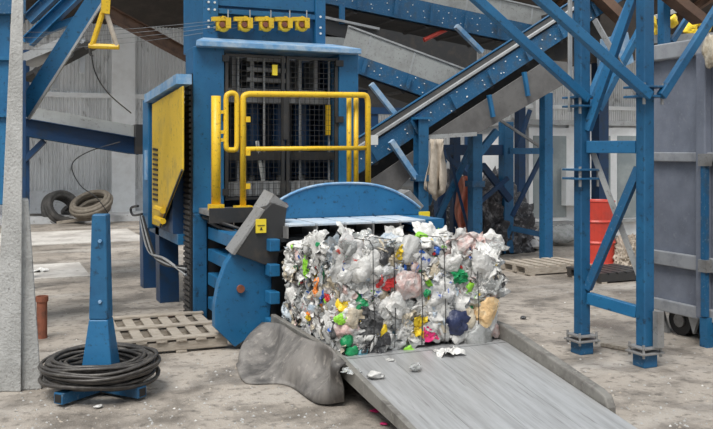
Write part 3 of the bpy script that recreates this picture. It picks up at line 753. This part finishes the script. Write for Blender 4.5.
# coils of hose by the back wall
def coil(name, c, R_, nturn, rt, m, ax, label, spread):
    T = thing(name, label, 'hose coil', c, 'hose coils by the back wall')
    ax = V(ax).normalized(); t = V((0,0,1)) if abs(ax.z) < .9 else V((1,0,0)); a1 = ax.cross(t).normalized(); a2 = ax.cross(a1)
    lowest = min(0, *[0]);
    for k in range(nturn):
        r = R_*random.uniform(.72, 1); o_ = ax*random.uniform(-.5, .5)*spread
        pts = [c+V((0,0,0))+o_+a1*r*math.cos(2*math.pi*i/32)+a2*r*math.sin(2*math.pi*i/32) for i in range(32)]
        G().tube(pts, rt, 8, closed=True).build('hose_turn', m, T, smooth=True)
base = at_z(60, 221, .14)
coil('hose_coil', at_d(61, 209, 18.8), .40, 9, .055, 'tyre', (.35, -.8, .45), 'round black hose coil leaning by the back wall', .3)
coil('hose_coil', at_d(92, 206, 18.5), .44, 9, .05, 'hose2', (-.3, -.35, .8), 'dusty brown hose coil right of the black one', .35)
coil('hose_coil', at_d(79, 212, 19.5), .36, 7, .05, 'tyre', (-.2, -.3, .9), 'flat dark hose coil between the round and the brown coil', .25)
a = at_d(36, 222, 18.9)
for k in range(2):
    g = G().tube([a+V((-.45, 0, k*.15-.03)), a+V((.24, -.1, k*.15-.03))], .075, 10); tag(g.build('rubber_log', 'tyre', None), ['lower', 'upper'][k]+' dark rubber roll stacked beside the black hose coil', 'roll', 'rubber rolls')
p0 = at_d(58, 222, 18.6); g = G().beam(p0, at_d(84, 219, 18.7), .4, .06); tag(g.build('timber_board', 'wood', None), 'pale timber board lying under the hose coils', 'board')

# ================================================================== LEFT STEELWORK
HP = thing('feed_hopper', 'blue steel box hood behind the concrete pillar', 'hopper', at_d(-30, 0, 7.2)*V((1,1,0)) if False else V((at_d(-30, 0, 7.2).x, at_d(-30, 0, 7.2).y, 0)))
g = G(); a, b = at_d(-60, 205, 7.2), at_d(26.5, 205, 7.2)
def pr(px0, px1, py0, py1, D, th):
    Fv = Lv
    return [at_d(px0, py1, D), at_d(px1, py1, D), at_d(px1, py1, D)+Fv*th, at_d(px0, py1, D)+Fv*th, at_d(px0, py0, D), at_d(px1, py0, D), at_d(px1, py0, D)+Fv*th, at_d(px0, py0, D)+Fv*th]
BX = [(3,2,1,0),(4,5,6,7),(0,1,5,4),(1,2,6,5),(2,3,7,6),(3,0,4,7)]
G().add(pr(-60, 10, -60, 205, 7.2, .5), BX).build('hood_body', 'blue', HP, .008)
G().add(pr(10, 26, 60, 205, 7.25, .4), BX).build('hood_side', 'navy', HP, .006)
G().add(pr(-60, 26, -60, 14, 7.12, .55), BX).build('hood_cap', 'blue_dirty', HP, .008)
for y_ in (56, 113): G().add(pr(-60, 14, y_, y_+4, 7.16, .06), BX).build('hood_rib', 'blue', HP)
G().add(pr(-60, -40, 205, 338, 7.25, .15), BX).build('hood_leg', 'blue', HP)
def strut(name, p, q, w, h, m, label, cat='brace', group=None, flange=None, kind='beam'):
    T = thing(name, label, cat, (V(p)+V(q))/2, group)
    g = G(); (g.ibeam if kind == "i" else g.beam)(p, q, w, h, up=(0, 0, 1)); g.build('bar', m, T, .004 if kind != 'i' else 0)
    if flange:
        g = G(); g.beam(p, q, .03, .02, (0, 0, 1), (w/2, -h/2-.01)); g.build('lower_flange', flange, T)
    d = (V(q)-V(p)).normalized()
    return T
strut('steel_brace', at_d(22, 114, 7.6), at_d(110, -24, 7.6), .05, .145, 'blue', 'broad blue diagonal beam with a pale lower edge at upper left', flange='galv')
strut('steel_brace', at_d(28, 42, 9.0), at_d(86, -14, 9.0), .12, .12, 'blue', 'upper blue diagonal beam behind the broad one', kind='i')
strut('steel_brace', at_d(28, 20, 9.4), at_d(55, -6, 9.4), .10, .12, 'blue_dirty', 'short blue diagonal stub near the top left corner', kind='i')
strut('steel_brace', at_d(24, 40, 9.05), at_d(90, 14, 9.05), .08, .07, 'blue', 'thin blue cross bar under the upper diagonal')
g = G()
p = [at_d(26, 62, 10.4), at_d(80, 40, 10.4)]
SC = thing('sloping_chute', 'grey sloping conveyor trough seen through the left braces', 'conveyor', p[0])
g.beam(p[0], p[1], .5, .10); g.build('trough', 'galv', SC)
G().beam(p[0]+V((0,.25,.07)), p[1]+V((0,.25,.07)), .04, .12).build('side_guard', 'board', SC)
G().beam(at_d(26, 80, 10.2), at_d(92, 45, 10.2), .4, .04).build('return_belt', 'belt', SC)
for t in (.15, .4, .65, .9):
    c = lerp(at_d(26, 76, 10.2), at_d(92, 41, 10.2), t); G().tube([c-V((.0,.22,.02)), c+V((.0,.22,-.02))], .045, 10).build('idler', 'steel_dark', SC)
for t in (.0, .5, .95):
    c = lerp(at_d(26, 86, 10.4), at_d(86, 50, 10.4), t); G().box(c.x-.03, c.x+.03, c.y+.1, c.y+.16, c.z-.25, c.z+.15).build('hanger', 'white', SC)
G().beam(at_d(26, 50, 10.5), at_d(26, 330, 10.5)*V((1,1,0)), .08, .08).build('chute_leg', 'navy', SC)

# yellow hanger
T = thing('hoist_hanger', 'yellow triangular hoist hanger dangling from the top left', 'hook', at_d(104, 47, 7.4))
Dh = 7.4
G().tube([at_d(103, 12, Dh), at_d(92, 46, Dh)], .024, 8).build('arm', 'yellow', T)
G().tube([at_d(106, 12, Dh), at_d(117, 46, Dh)], .022, 8).build('arm', 'cloth', T)
G().tube([at_d(89, 46, Dh), at_d(119, 47, Dh)], .024, 8).build('bar', 'yellow', T)
G().beam(at_d(105, 14, Dh), at_d(107, -20, Dh), .07, .07).build('shackle', 'yellow', T)
G().tube(bez([at_d(90, 47, Dh), at_d(90, 54, Dh), at_d(93, 56, Dh)], 4), .01, 6).build('hook_tip', 'steel_dark', T)
o = G().tube(bez([at_d(91, 50, 7.5), at_d(95, 72, 7.6), at_d(108, 93, 7.8), at_d(131, 113, 8.4)], 8), .006, 6).build('hanging_cable', 'black'); tag(o, 'thin black cable hanging from the yellow hanger to the press', 'cable')
o = G().tube(bez([at_d(120, 142, 9.9), at_d(88, 152, 9.9), at_d(72, 165, 9.9), at_d(80, 185, 9.9), at_d(97, 198, 9.9), at_d(109, 215, 9.9)], 8), .006, 6).build('hanging_cable', 'black'); tag(o, 'thin black cable drooping below the left conveyor', 'cable')

# conveyor on the left
T = thing('feed_conveyor', 'blue channel conveyor with grey side board joining the press from the left', 'conveyor', at_d(80, 150, 9.9))
a, b = at_d(20, 126, 9.6), at_d(138, 146, 10.1)
G().chan(a, b, .07, .195).build('side_channel', 'navy', T)
G().chan(a+V((0,.6,0)), b+V((0,.6,0)), .07, .195, side=-1).build('side_channel', 'navy', T)
G().beam(a+V((0,.3,.06)), b+V((0,.3,.06)), .5, .02).build('belt', 'belt', T)
G().beam(a+V((0,.02,.17)), b+V((0,.02,.165)), .012, .14).build('side_board', 'board', T)
G().beam(a+V((0,-.02,-.10)), b+V((0,-.02,-.10)), .05, .012).build('edge_strip', 'blue', T)
c = at_d(138, 133, 10.0); G().box(c.x-.03, c.x+.05, c.y-.05, c.y+.6, c.z-.25, c.z+.1).build('end_plate', 'steel_dark', T)
G().beam(at_d(44, 141, 9.7), at_d(25, 160, 9.7), .06, .06).build('knee_brace', 'navy', T)
G().beam(at_d(25, 125, 9.75), V((at_d(25, 125, 9.75).x, at_d(25, 125, 9.75).y, 0)), .09, .09).build('support_leg', 'navy', T)

# ================================================================== CONVEYORS BEHIND
def conveyor(name, label, p, q, w, h, back, m, pan=None, guard=None, posts=(), legs=True, rim=False):
    p, q = V(p), V(q); T = thing(name, label, 'conveyor', (p+q)/2)
    s1 = G().chan(p, q, .07, h, .01, side=-1).build('side_channel', m, T)
    s2 = G().chan(p+V((0,back,0)), q+V((0,back,0)), .07, h, .01, side=1).build('side_channel', m, T)
    d = (q-p).normalized(); n_ = V((-d.z, 0, d.x)) if d.x > 0 else V((d.z, 0, -d.x))
    G().beam(p+V((0,back/2,0))+n_*h*.35, q+V((0,back/2,0))+n_*h*.35, back-.1, .02).build('belt', 'belt', T)
    G().beam(p+V((0,back/2,0))-n_*h*.55, q+V((0,back/2,0))-n_*h*.55, back-.1, .02).build('return_belt', 'belt', T)
    L_ = (q-p).length; k = int(L_/.6)
    pts = []
    for i in range(k):
        t = (i+.5)/k; c = lerp(p, q, t)
        G().beam(c-n_*h*.42+V((0,-.055,0)), c+n_*h*.42+V((0,-.055,0)), .05, .012, up=(0,1,0)).build('stiffener', m, s1)
        pts += [c+d*dx+n_*h*dy+V((0,-.006,0)) for dx, dy in ((.1,.25),(.2,-.1),(.3,.2),(-.15,.1),(-.1,-.25),(.25,-.3))]
        G().tube([c-n_*h*.55+V((0,.05,0)), c-n_*h*.55+V((0,back-.05,0))], .04, 8).build('idler', 'steel_dark', T)
    bolts([p+V((random.uniform(-.04,.04),0,random.uniform(-.03,.03))) for p in pts], (0,-1,0), .008, .012).build('bolts', 'tag', s1, kind='stuff')
    if rim:
        G().beam(p+n_*(h*.5+.05), q+n_*(h*.5+.05), .07, .03).build('edge_rim', 'galv', T)
        G().beam(p+n_*(h*.5+.02)+V((0,.05,0)), q+n_*(h*.5+.02)+V((0,.05,0)), .02, .08).build('skirt', 'steel_dark', T)
    if guard:
        g = G(); g.beam(p+n_*(h/2+guard/2), q+n_*(h/2+guard/2), .012, guard); gg = g.build('guard_sheet', 'board', T)
        G().beam(p+n_*(h/2+guard), q+n_*(h/2+guard), .05, .025).build('guard_rim', 'galv', gg)
        for i in range(k): 
            c = lerp(p, q, (i+.5)/k); G().beam(c+n_*h*.5, c+n_*(h/2+guard), .03, .02, up=(0,1,0)).build('guard_rib', 'galv', gg)
    return T, d, n_
# the main incline, rising to the right
a, b = at_y(352, 167, 9.7), at_y(640, -21, 9.7)
T, d, n_ = conveyor('inclined_conveyor', 'long blue conveyor rising from the press up to the right', a, b, .1, .235, .8, 'blue_dirty', rim=True)
G().prism([at_y(x, y, 9.85) for x, y in ((352, 172), (600, 10), (600, 48), (547, 64), (429, 140), (366, 188))], (0, .02, 0)).build('dark_gap_sheet', 'belt', T)  # black sheet added to darken the gap between channel and pan
G().prism([at_y(x, y, 9.6) for x, y in ((429, 136), (547, 60), (567, 62), (572, 80), (477, 134))], (0, .03, 0)).build('drip_pan', 'pan', T)
G().prism([at_y(x, y, 9.58) for x, y in ((427, 139), (429, 135), (477, 132), (477, 136))], (0, .7, 0)).build('pan_lip', 'galv', T)
G().prism([at_y(x, y, 9.7) for x, y in ((362, 186), (427, 142), (427, 160), (398, 190), (366, 204))], (0, .03, 0)).build('lower_pan', 'pan', T)
for px in (489, 524): G().beam(at_y(px, 72 if px > 500 else 95, 9.58), at_y(px+4, 96 if px > 500 else 117, 9.58), .05, .05).build('pan_hanger', 'blue', T)
# its near post and knee brace
c = at_y(421, 118, 9.62); 
pg = G().ibeam(V((c.x, c.y, 0)), c, .14, .15, up=(0,1,0)).build('support_post', 'blue_worn', T)
G().box(c.x-.11, c.x+.11, c.y-.1, c.y+.1, c.z-.02, c.z+.01).build('post_cap', 'blue', pg)
cc = at_y(421, 178, 9.62); G().box(c.x-.1, c.x+.1, c.y-.1, c.y+.1, cc.z-.04, cc.z+.04).build('post_splice', 'blue_dirty', pg)
G().beam(at_y(391, 141, 9.6), at_y(416, 178, 9.6), .07, .07).build('knee_brace', 'blue_pale', T)
c = at_y(373, 140, 9.52); G().box(c.x-.06, c.x+.06, 9.50, 9.51, c.z-.06, c.z+.06).build('label_plate', 'tag', T)
# overhead conveyor falling to the right
OV, _, _ = conveyor('overhead_conveyor', 'overhead blue conveyor with pale guard sheet along the top edge', at_y(300, -14, 11.6), at_y(545, 38, 11.6), .1, .34, .9, 'blue_dirty', guard=.30)
G().tube([at_y(424, 40, 11.7), at_y(452, 27, 11.7)], .035, 8).build('red_pipe', 'red', OV)
G().beam(at_y(456, 26, 11.55), at_y(482, 52, 11.55), .09, .07).build('knee_brace', 'blue_pale', OV)
for px in (330, 520): G().beam(at_y(px, 0 if px < 400 else 30, 12.6), at_y(px, 0, 12.6)*V((1,1,0)), .14, .14).build('support_leg', 'navy', OV)
# middle conveyor with grey guards
T, d, n_ = conveyor('cross_conveyor', 'blue conveyor with tall grey guard sheets dropping behind the incline', at_y(340, 58, 10.75), at_y(470, 104, 10.75), .1, .24, .8, 'blue_dirty', guard=.34)
G().beam(at_y(371, 84, 10.7), at_y(398, 118, 10.7), .07, .07).build('knee_brace', 'blue_pale', T)
for px in (362, 455):
    c = at_y(px, 90, 11.2); G().beam(V((c.x, c.y, 0)), c, .12, .12).build('support_leg', 'navy', T)
T = thing('metal_screen', 'flat grey sheet panel beside the press head', 'panel', at_y(337, 45, 11.3))
G().prism([at_y(322, 33, 11.3), at_y(352, 40, 11.3), at_y(352, 62, 11.3), at_y(322, 62, 11.3)], (0, .03, 0)).build('sheet', 'board', T)
G().beam(at_y(318, 16, 11.25), at_y(379, 29, 11.25), .05, .035).build('rim', 'galv', T)
G().prism([at_y(318, 18, 11.3), at_y(379, 31, 11.3), at_y(379, 40, 11.3), at_y(318, 36, 11.3)], (0, .02, 0)).build('skirt', 'steel_dark', T)
G().beam(at_y(342, 5, 11.28), at_y(342, 24, 11.28), .07, .05, up=(0,1,0)).build('upright', 'blue', T)
c = at_y(330, 60, 11.4); G().box(c.x-.05, c.x+.05, 11.35, 11.45, 0, c.z).build('leg', 'navy', T)
# dark plant behind
T = thing('sorting_cabin', 'dark sorting platform shell far behind the conveyors', 'platform', (7.5, 14.5, 0))
G().box(3.9, 8.6, 14.0, 14.1, 2.35, 4.9).build('front_panel', 'steel_dark', T)
G().box(3.9, 8.6, 13.9, 14.1, 2.25, 2.37).build('edge_beam', 'navy', T)
for x in (4.1, 6.4, 8.45): G().box(x-.08, x+.08, 13.92, 14.08, 0, 2.26).build('leg', 'navy', T)

# ================================================================== MIDDLE FRAME
T = thing('steel_trestle', 'blue steel support frame with cross braces behind the bale', 'frame', at_y(510, 250, 10.6)*V((1,1,0)))
def fpost(px, pyt, Y, w, m='blue_worn'):
    c = at_y(px, pyt, Y); return G().beam(V((c.x, Y, 0)), c, w, w).build('post', m, T, .006)
pst = fpost(475, 134, 10.1, .15); fpost(506, 122, 11.2, .17, 'blue'); fpost(546, 93, 10.1, .14, 'blue'); fpost(440, 150, 11.2, .14, 'navy')
c = at_y(475, 183, 10.1); G().box(c.x-.1, c.x+.1, 10.0, 10.2, c.z-.05, c.z+.03).build('splice_plate', 'blue_dirty', pst)
for (x0, y0_, x1, y1_, Y, w, m) in ((509,151,552,151,10.6,.09,'blue'), (510,228,548,236,10.6,.08,'blue_worn'), (476,157,497,131,10.1,.10,'blue'), (436,222,471,148,10.4,.08,'blue'), (447,148,470,236,10.3,.035,'navy'),
        (440,150,482,190,11.0,.06,'navy'), (480,202,508,178,10.6,.06,'navy'), (512,216,545,150,10.6,.06,'navy'), (500,120,545,150,10.9,.04,'steel'), (518,148,530,110,11.2,.06,'navy'),
        (482,165,510,200,10.9,.10,'navy'), (428,205,445,160,10.8,.06,'blue'), (445,150,502,150,11.2,.16,'navy')):
    G().beam(at_y(x0, y0_, Y), at_y(x1, y1_, Y), w*.7, w).build('brace', m, T)
# hanging sacking
rows = []
for j in range(11):
    t = j/10; rows.append([at_y(430+i*1.9-4*t*(i < 4)+(2*math.sin(i*1.3+j*.5)), 139+62*t-(12*abs(i-4)/4)*t, 9.5+.05*math.sin(i*1.7)) for i in range(9)])
o = G().grid(rows).build('sack_cloth', 'cloth', None, smooth=True, solid=.006); tag(o, 'dirty beige sacking hanging from the conveyor pan end', 'cloth')
rows = []
for j in range(15):
    t = j/14; rows.append([at_y(454+i*2.0+5*t+2*math.sin(j*.6), 176+66*t, 10.9+.08*math.sin(i*1.3+j*.4)) for i in range(9)])
o = G().grid(rows).build('orange_tarp', 'salmon', None, smooth=True, solid=.006); tag(o, 'faded orange tarpaulin hanging behind the blue cross braces', 'tarp')
c = at_y(408, 186, 10.6); T2 = thing('drive_motor', 'pale grey conveyor motor beside the blue post', 'motor', c-V((0,0,.15)))
G().tube([c+V((-.16,0,0)), c+V((.13,0,0))], .12, 16).build('motor_body', 'galv', T2, smooth=False)
G().box(c.x-.05, c.x+.06, c.y-.06, c.y+.06, c.z+.1, c.z+.18).build('terminal_box', 'white', T2)
G().box(c.x-.14, c.x+.12, c.y-.1, c.y+.1, 0, c.z-.1).build('motor_stand', 'navy', T2)
# dark waste heap
def heap(name, label, px, py, w, h, dpt, seed, m='waste'):
    c = at_z(px, py, 0); bm = bmesh.new(); bmesh.ops.create_icosphere(bm, subdivisions=5, radius=1)
    for v in bm.verts:
        p = v.co.copy(); r = 1+.25*noise.noise(p*1.6+V((seed,0,0)))-.35*abs(noise.noise(p*5+V((0,seed,0))))+.16*noise.noise(p*13)
        v.co = V((p.x*w*r, p.y*dpt*r, max(p.z, 0)*h*r))
    me = bpy.data.meshes.new(name); bm.to_mesh(me); bm.free(); me.materials.append(M[m])
    o = bpy.data.objects.new(name, me); COL.objects.link(o); place(o, c); o['kind'] = 'stuff'; o['label'] = label; o['category'] = 'waste heap'
    return o, c
heap('waste_heap', 'dark heap of bagged waste behind the blue frame', 490, 250, .85, 1.25, .6, 3)
heap('waste_heap', 'low dark waste heap farther back behind the orange tarpaulin', 462, 241, .9, 1.2, .6, 9)

# ================================================================== WHITE CABIN, DRUM, BACKGROUND RIGHT
Yc = 12.6
T = thing('site_cabin', 'white framed site cabin with glazed panels behind the right tower', 'cabin', at_y(585, 240, Yc)*V((1,1,0)))
def cab(px0, px1, py0, py1, y0, y1, name, m, par=None, b=0):
    p, q = at_y(px0, py1, Yc), at_y(px1, py0, Yc); return G().box(p.x, q.x, Yc+y0, Yc+y1, max(p.z, 0), q.z).build(name, m, par or T, b)
x0c, x1c = at_y(527, 0, Yc).x, at_y(655, 0, Yc).x
G().box(x0c, x1c, Yc+.05, Yc+2.2, 0, 2.05).build('cabin_body', 'white', T)
G().box(x0c-.1, x1c+.1, Yc-.08, Yc+2.3, 2.05, 2.14).build('cabin_roof', 'galv', T)
for (a_, b_) in ((528, 568), (592, 612), (612, 640)):
    fr = cab(a_, b_, 128, 222, -.03, .05, 'window_frame', 'white')
    cab(a_+4, b_-3, 136, 218, -.04, -.02, 'window_pane', 'glass', fr)
cab(568, 592, 125, 250, -.03, .05, 'cabin_door', 'white')
cab(560, 576, 168, 205, -.18, -.03, 'meter_box', 'white')
cab(527, 640, 218, 226, -.06, .05, 'sill', 'galv')
# drum
q = at_z(597, 263); hd_ = (263-200)/F*Fv.dot(q)
T = thing('steel_drum', 'red steel drum standing behind the right tower leg', 'drum', q)
r = .245; pf = [(r-.01, 0), (r+.008, .01), (r, .03)]
for z in (hd_*.34, hd_*.67): pf += [(r, z-.025), (r+.014, z), (r, z+.025)]
pf += [(r, hd_-.03), (r+.008, hd_-.01), (r-.01, hd_), (r-.025, hd_-.02)]
G().lathe(pf, q, 32).build('drum_shell', 'red', T, smooth=False)
G().lathe([(r-.03, hd_-.025), (r-.03, hd_-.02)], q, 32).build('drum_lid', 'salmon', T)
# stacked timber and pallets at the back right
for k, (px, py, w, lb) in enumerate(((561, 274, 1.0, 'low timber pallet on the floor left of the red drum'), (627, 282, .8, 'dark low pallet on the floor right of the red drum'))):
    q = at_z(px, py); T = thing('wooden_pallet', lb, 'pallet', q, None)
    for j in range(3): G().box(q.x-w/2, q.x+w/2, q.y+j*.28, q.y+j*.28+.08, .02, .10).build('bearer', 'wood' if k == 0 else 'steel_dark', T)
    for j in range(6): G().box(q.x-w/2+j*w/6, q.x-w/2+j*w/6+.1, q.y, q.y+.66, .10, .125).build('top_board', 'wood' if k == 0 else 'steel_dark', T)
    for j in range(2): G().box(q.x-w/2+.02+j*(w-.14), q.x-w/2+.1+j*(w-.14), q.y, q.y+.66, 0, .02).build('bottom_board', 'wood', T)
rows = []
q = at_z(622, 262)
heap('sack_pile', 'small pile of beige sacks beside the red drum', 629, 264, .26, .42, .25, 5, 'cloth')
strut('timber_plank', at_z(602, 344, .02), at_z(634, 350, .02), .05, .03, 'wood', 'thin plank lying on the floor between the tower feet', 'plank')

# ================================================================== RIGHT TOWER
a0 = at_z(582, 353); b0 = at_z(645, 366)
T = thing('support_tower', 'blue steel tower leg pair with braces in front of the grey container', 'tower', V(((a0.x+b0.x)/2, (a0.y+b0.y)/2, 0)))
def tower_leg(q, px, w, m):
    lg = G().beam(V((q.x, q.y, .15)), V((q.x, q.y, 3.4)), w, w).build('leg', m, T, .008)
    G().box(q.x-.062, q.x+.062, q.y-.062, q.y+.062, .0, .10).build('foot_block', 'blue_dirty', lg, .005)
    G().box(q.x-.105, q.x+.105, q.y-.095, q.y+.095, .10, .115).build('foot_plate', 'steel', lg, .003)
    G().box(q.x-.09, q.x+.09, q.y-.085, q.y+.085, .137, .152).build('base_plate', 'steel', lg, .003)
    bolts([(q.x+sx*.08, q.y+sy*.075, .10) for sx in (-1,1) for sy in (-1,1)], (0,0,1), .010, .075).build('anchor_bolts', 'steel', lg, kind='stuff')
    return lg
la = tower_leg(a0, 582, .092, 'blue_worn'); lb = tower_leg(b0, 648, .094, 'blue_worn')
DA, DB = Fv.dot(a0), Fv.dot(b0)
def zA(py): return HC+(150-py)/F*DA
def zB(py): return HC+(150-py)/F*DB
def onA(py, dx=0, dy=0): return V((a0.x+dx, a0.y+dy, zA(py)))
def onB(py, dx=0, dy=0): return V((b0.x+dx, b0.y+dy, zB(py)))
# sleeves and clamps
for q, z, lg in ((a0, zA(102), la), (b0, zB(92), lb), (a0, zA(174), la)):
    for k in (-1, 1): G().box(q.x-.11, q.x+.11, q.y-.11, q.y+.11, z+k*.035-.008, z+k*.035+.008).build('clamp_plate', 'blue_dirty', lg, .003)
    bolts([(q.x+sx*.085, q.y-.085, z-.06) for sx in (-1,1)], (0,0,1), .012, .12).build('clamp_bolts', 'steel', lg, kind='stuff')
G().box(b0.x+.01, b0.x+.07, b0.y-.12, b0.y-.07, .155, .42).build('sleeve', 'steel', lb)
dn = (b0-a0).normalized()
G().beam(onA(297)+dn*.06, onB(313)-dn*.06, .06, .09).build('cross_beam', 'blue', T, .005)
G().beam(onA(147)+dn*.06, onB(147)-dn*.06, .07, .095).build('cross_beam', 'blue', T, .005)
G().beam(onA(288)+dn*.05, onB(168)-dn*.05, .05, .06).build('diagonal_brace', 'blue_dirty', T)
G().beam(onA(152)+dn*.05+V((.05,0,0)), onB(290)-dn*.05+V((.05,0,0)), .012, .045).build('diagonal_flat', 'galv', T)
G().beam(onA(130)+dn*.05, onB(-20)-dn*.05, .05, .06).build('diagonal_brace', 'blue', T)
G().beam(onA(20)+dn*.05+V((.07,0,0)), onB(110)-dn*.05+V((.07,0,0)), .02, .04).build('diagonal_brace', 'steel', T)
G().beam(onA(100, -.02, -.09), at_y(462, -14, a0.y-.1), .06, .068).build('long_brace', 'blue', T, .005)
G().beam(onB(97, -.05, -.10), at_y(528, -12, b0.y-.1), .06, .07).build('long_brace', 'blue', T, .005)
G().beam(onB(97, .06, -.10), at_y(724, -2, b0.y-.1), .055, .062).build('long_brace', 'blue_worn', T, .005)
G().beam(V((a0.x-.10, a0.y+.02, zA(112))), V((a0.x-.10, a0.y+.02, 3.4)), .025, .025).build('conduit', 'galv', T)
# far pair of tower legs behind
q = at_y(600, 100, 8.6)
strut('steel_brace', at_y(635, -8, 8.4), at_y(585, 112, 8.4), .09, .09, 'blue', 'inner blue diagonal between the two tower legs')
strut('steel_brace', at_y(640, 30, 9.0), at_y(598, 110, 9.0), .09, .08, 'blue_worn', 'second inner blue diagonal behind the front tower leg')
strut('brown_beam', at_y(588, -14, 9.6), at_y(625, 22, 9.6), .2, .14, 'brown', 'rust brown roof beam above the right tower left leg', 'beam')
strut('brown_beam', at_y(660, -12, 8.2), at_y(700, 20, 8.2), .2, .12, 'brown', 'rust brown beam sloping above the grey container', 'beam')
strut('grey_rail', at_y(640, 22, 9.0), at_y(684, 8, 9.0), .06, .06, 'galv', 'grey rail crossing behind the front tower leg top', 'rail')
# sheet debris seen through the tower top
T = thing('dump_hopper', 'dark brown conveyor drum housing behind the tower top', 'hopper', at_y(590, 90, 9.9))
G().prism([at_y(556, 12, 11.2), at_y(636, -10, 11.2), at_y(640, 60, 11.2), at_y(590, 62, 11.2), at_y(560, 70, 11.2)], (0, .6, 0)).build('housing', 'roof', T)
G().prism([at_y(598, 40, 11.0), at_y(628, 32, 11.0), at_y(634, 62, 11.0), at_y(600, 78, 11.0)], (0, .05, 0)).build('blue_panel', 'blue_pale', T)
c = at_y(600, 62, 11.5); G().box(c.x-.1, c.x+.1, 11.4, 11.6, 0, c.z).build('leg', 'navy', T)

# ================================================================== GREY CONTAINER
X0 = 5.43
T = thing('waste_container', 'large slate grey ribbed steel waste container at the right edge', 'container', V((6.3, 4.6, 0)))
yN, yF = 3.4, 5.98
G().box(X0, 7.3, yN, yF, .22, 2.44).build('container_body', 'container', T, .01)
def rib(z0, z1, th=.05, m='container_rib'): return G().box(X0-th, X0, yN, yF+.02, z0, z1).build('horizontal_rib', m, T, .008)
rib(1.50, 1.58); rib(.60, .72); rib(.20, .30); 
G().box(X0-.07, 7.35, yN-.03, yF+.05, 2.38, 2.52).build('top_rim', 'container_rib', T, .012)
yv = at_x(707, 200, X0).y
for y in (yv, yv-1.1): G().box(X0-.075, X0, y-.05, y+.05, .22, 2.40).build('vertical_post', 'container', T, .01)
hb = G().box(X0-.11, X0-.07, yv-.09, yv-.04, .25, 1.5).build('locking_bar', 'blue_dirty', T)
for z in (.66, 1.52): G().box(X0-.12, X0-.06, yv-.11, yv-.02, z-.05, z+.05).build('bar_bracket', 'steel', hb)
G().box(X0-.10, X0-.02, yv-.10, yv-.02, .0, .24).build('container_leg', 'blue_worn', T)
for k, y in enumerate((5.62, 4.3)):
    w_ = G().tube([(X0+.06, y, .13), (X0+.20, y, .13)], .13, 18).build('wheel', 'black', T)
    G().tube([(X0+.045, y, .13), (X0+.06, y, .13)], .06, 12).build('hub', 'steel', w_)
    G().prism([(X0+.02, y-.26, .22), (X0+.02, y-.12, .22), (X0+.02, y-.19, .05)], (.03, 0, 0)).build('wheel_bracket', 'galv', T)
    G().prism([(X0+.02, y+.10, .0), (X0+.02, y+.26, .0), (X0+.02, y+.18, .22)], (.03, 0, 0)).build('wheel_bracket', 'steel', T)
G().box(7.15, 7.3, 3.5, 5.9, 0, .22).build('skid', 'steel_dark', T)
o = piece('plastic_bag_litter', BAGS[2], PM['cream'], at_x(711, 50, X0-.12), (-1, 0, 0), (.30, .14, .12), None, spin=1.57); tag(o, 'beige plastic bag snagged on the container top rim', 'litter')
T = thing('rear_frame', 'blue post with brace standing behind the grey container', 'frame', at_y(664, 40, 8.4)*V((1,1,0)))
c = at_y(664, -10, 8.4); G().beam(V((c.x, 8.4, 0)), c, .11, .11).build('post', 'blue', T)
G().beam(at_y(672, 42, 8.4), at_y(690, 14, 8.4), .06, .06).build('brace', 'blue', T)
G().beam(at_y(640, 40, 8.5), at_y(720, 36, 8.5), .08, .10).build('cross_beam', 'galv', T)
c0_ = [at_y(x, y, 8.9) for x, y in ((672, 22), (690, 28), (704, 25), (652, 26))]
for i, c in enumerate(c0_):
    piece('yellow_sack', BAGS[i], PM['yellow'], c, (0, -1, 0), (.3, .2, .2), T, label='yellow sack')
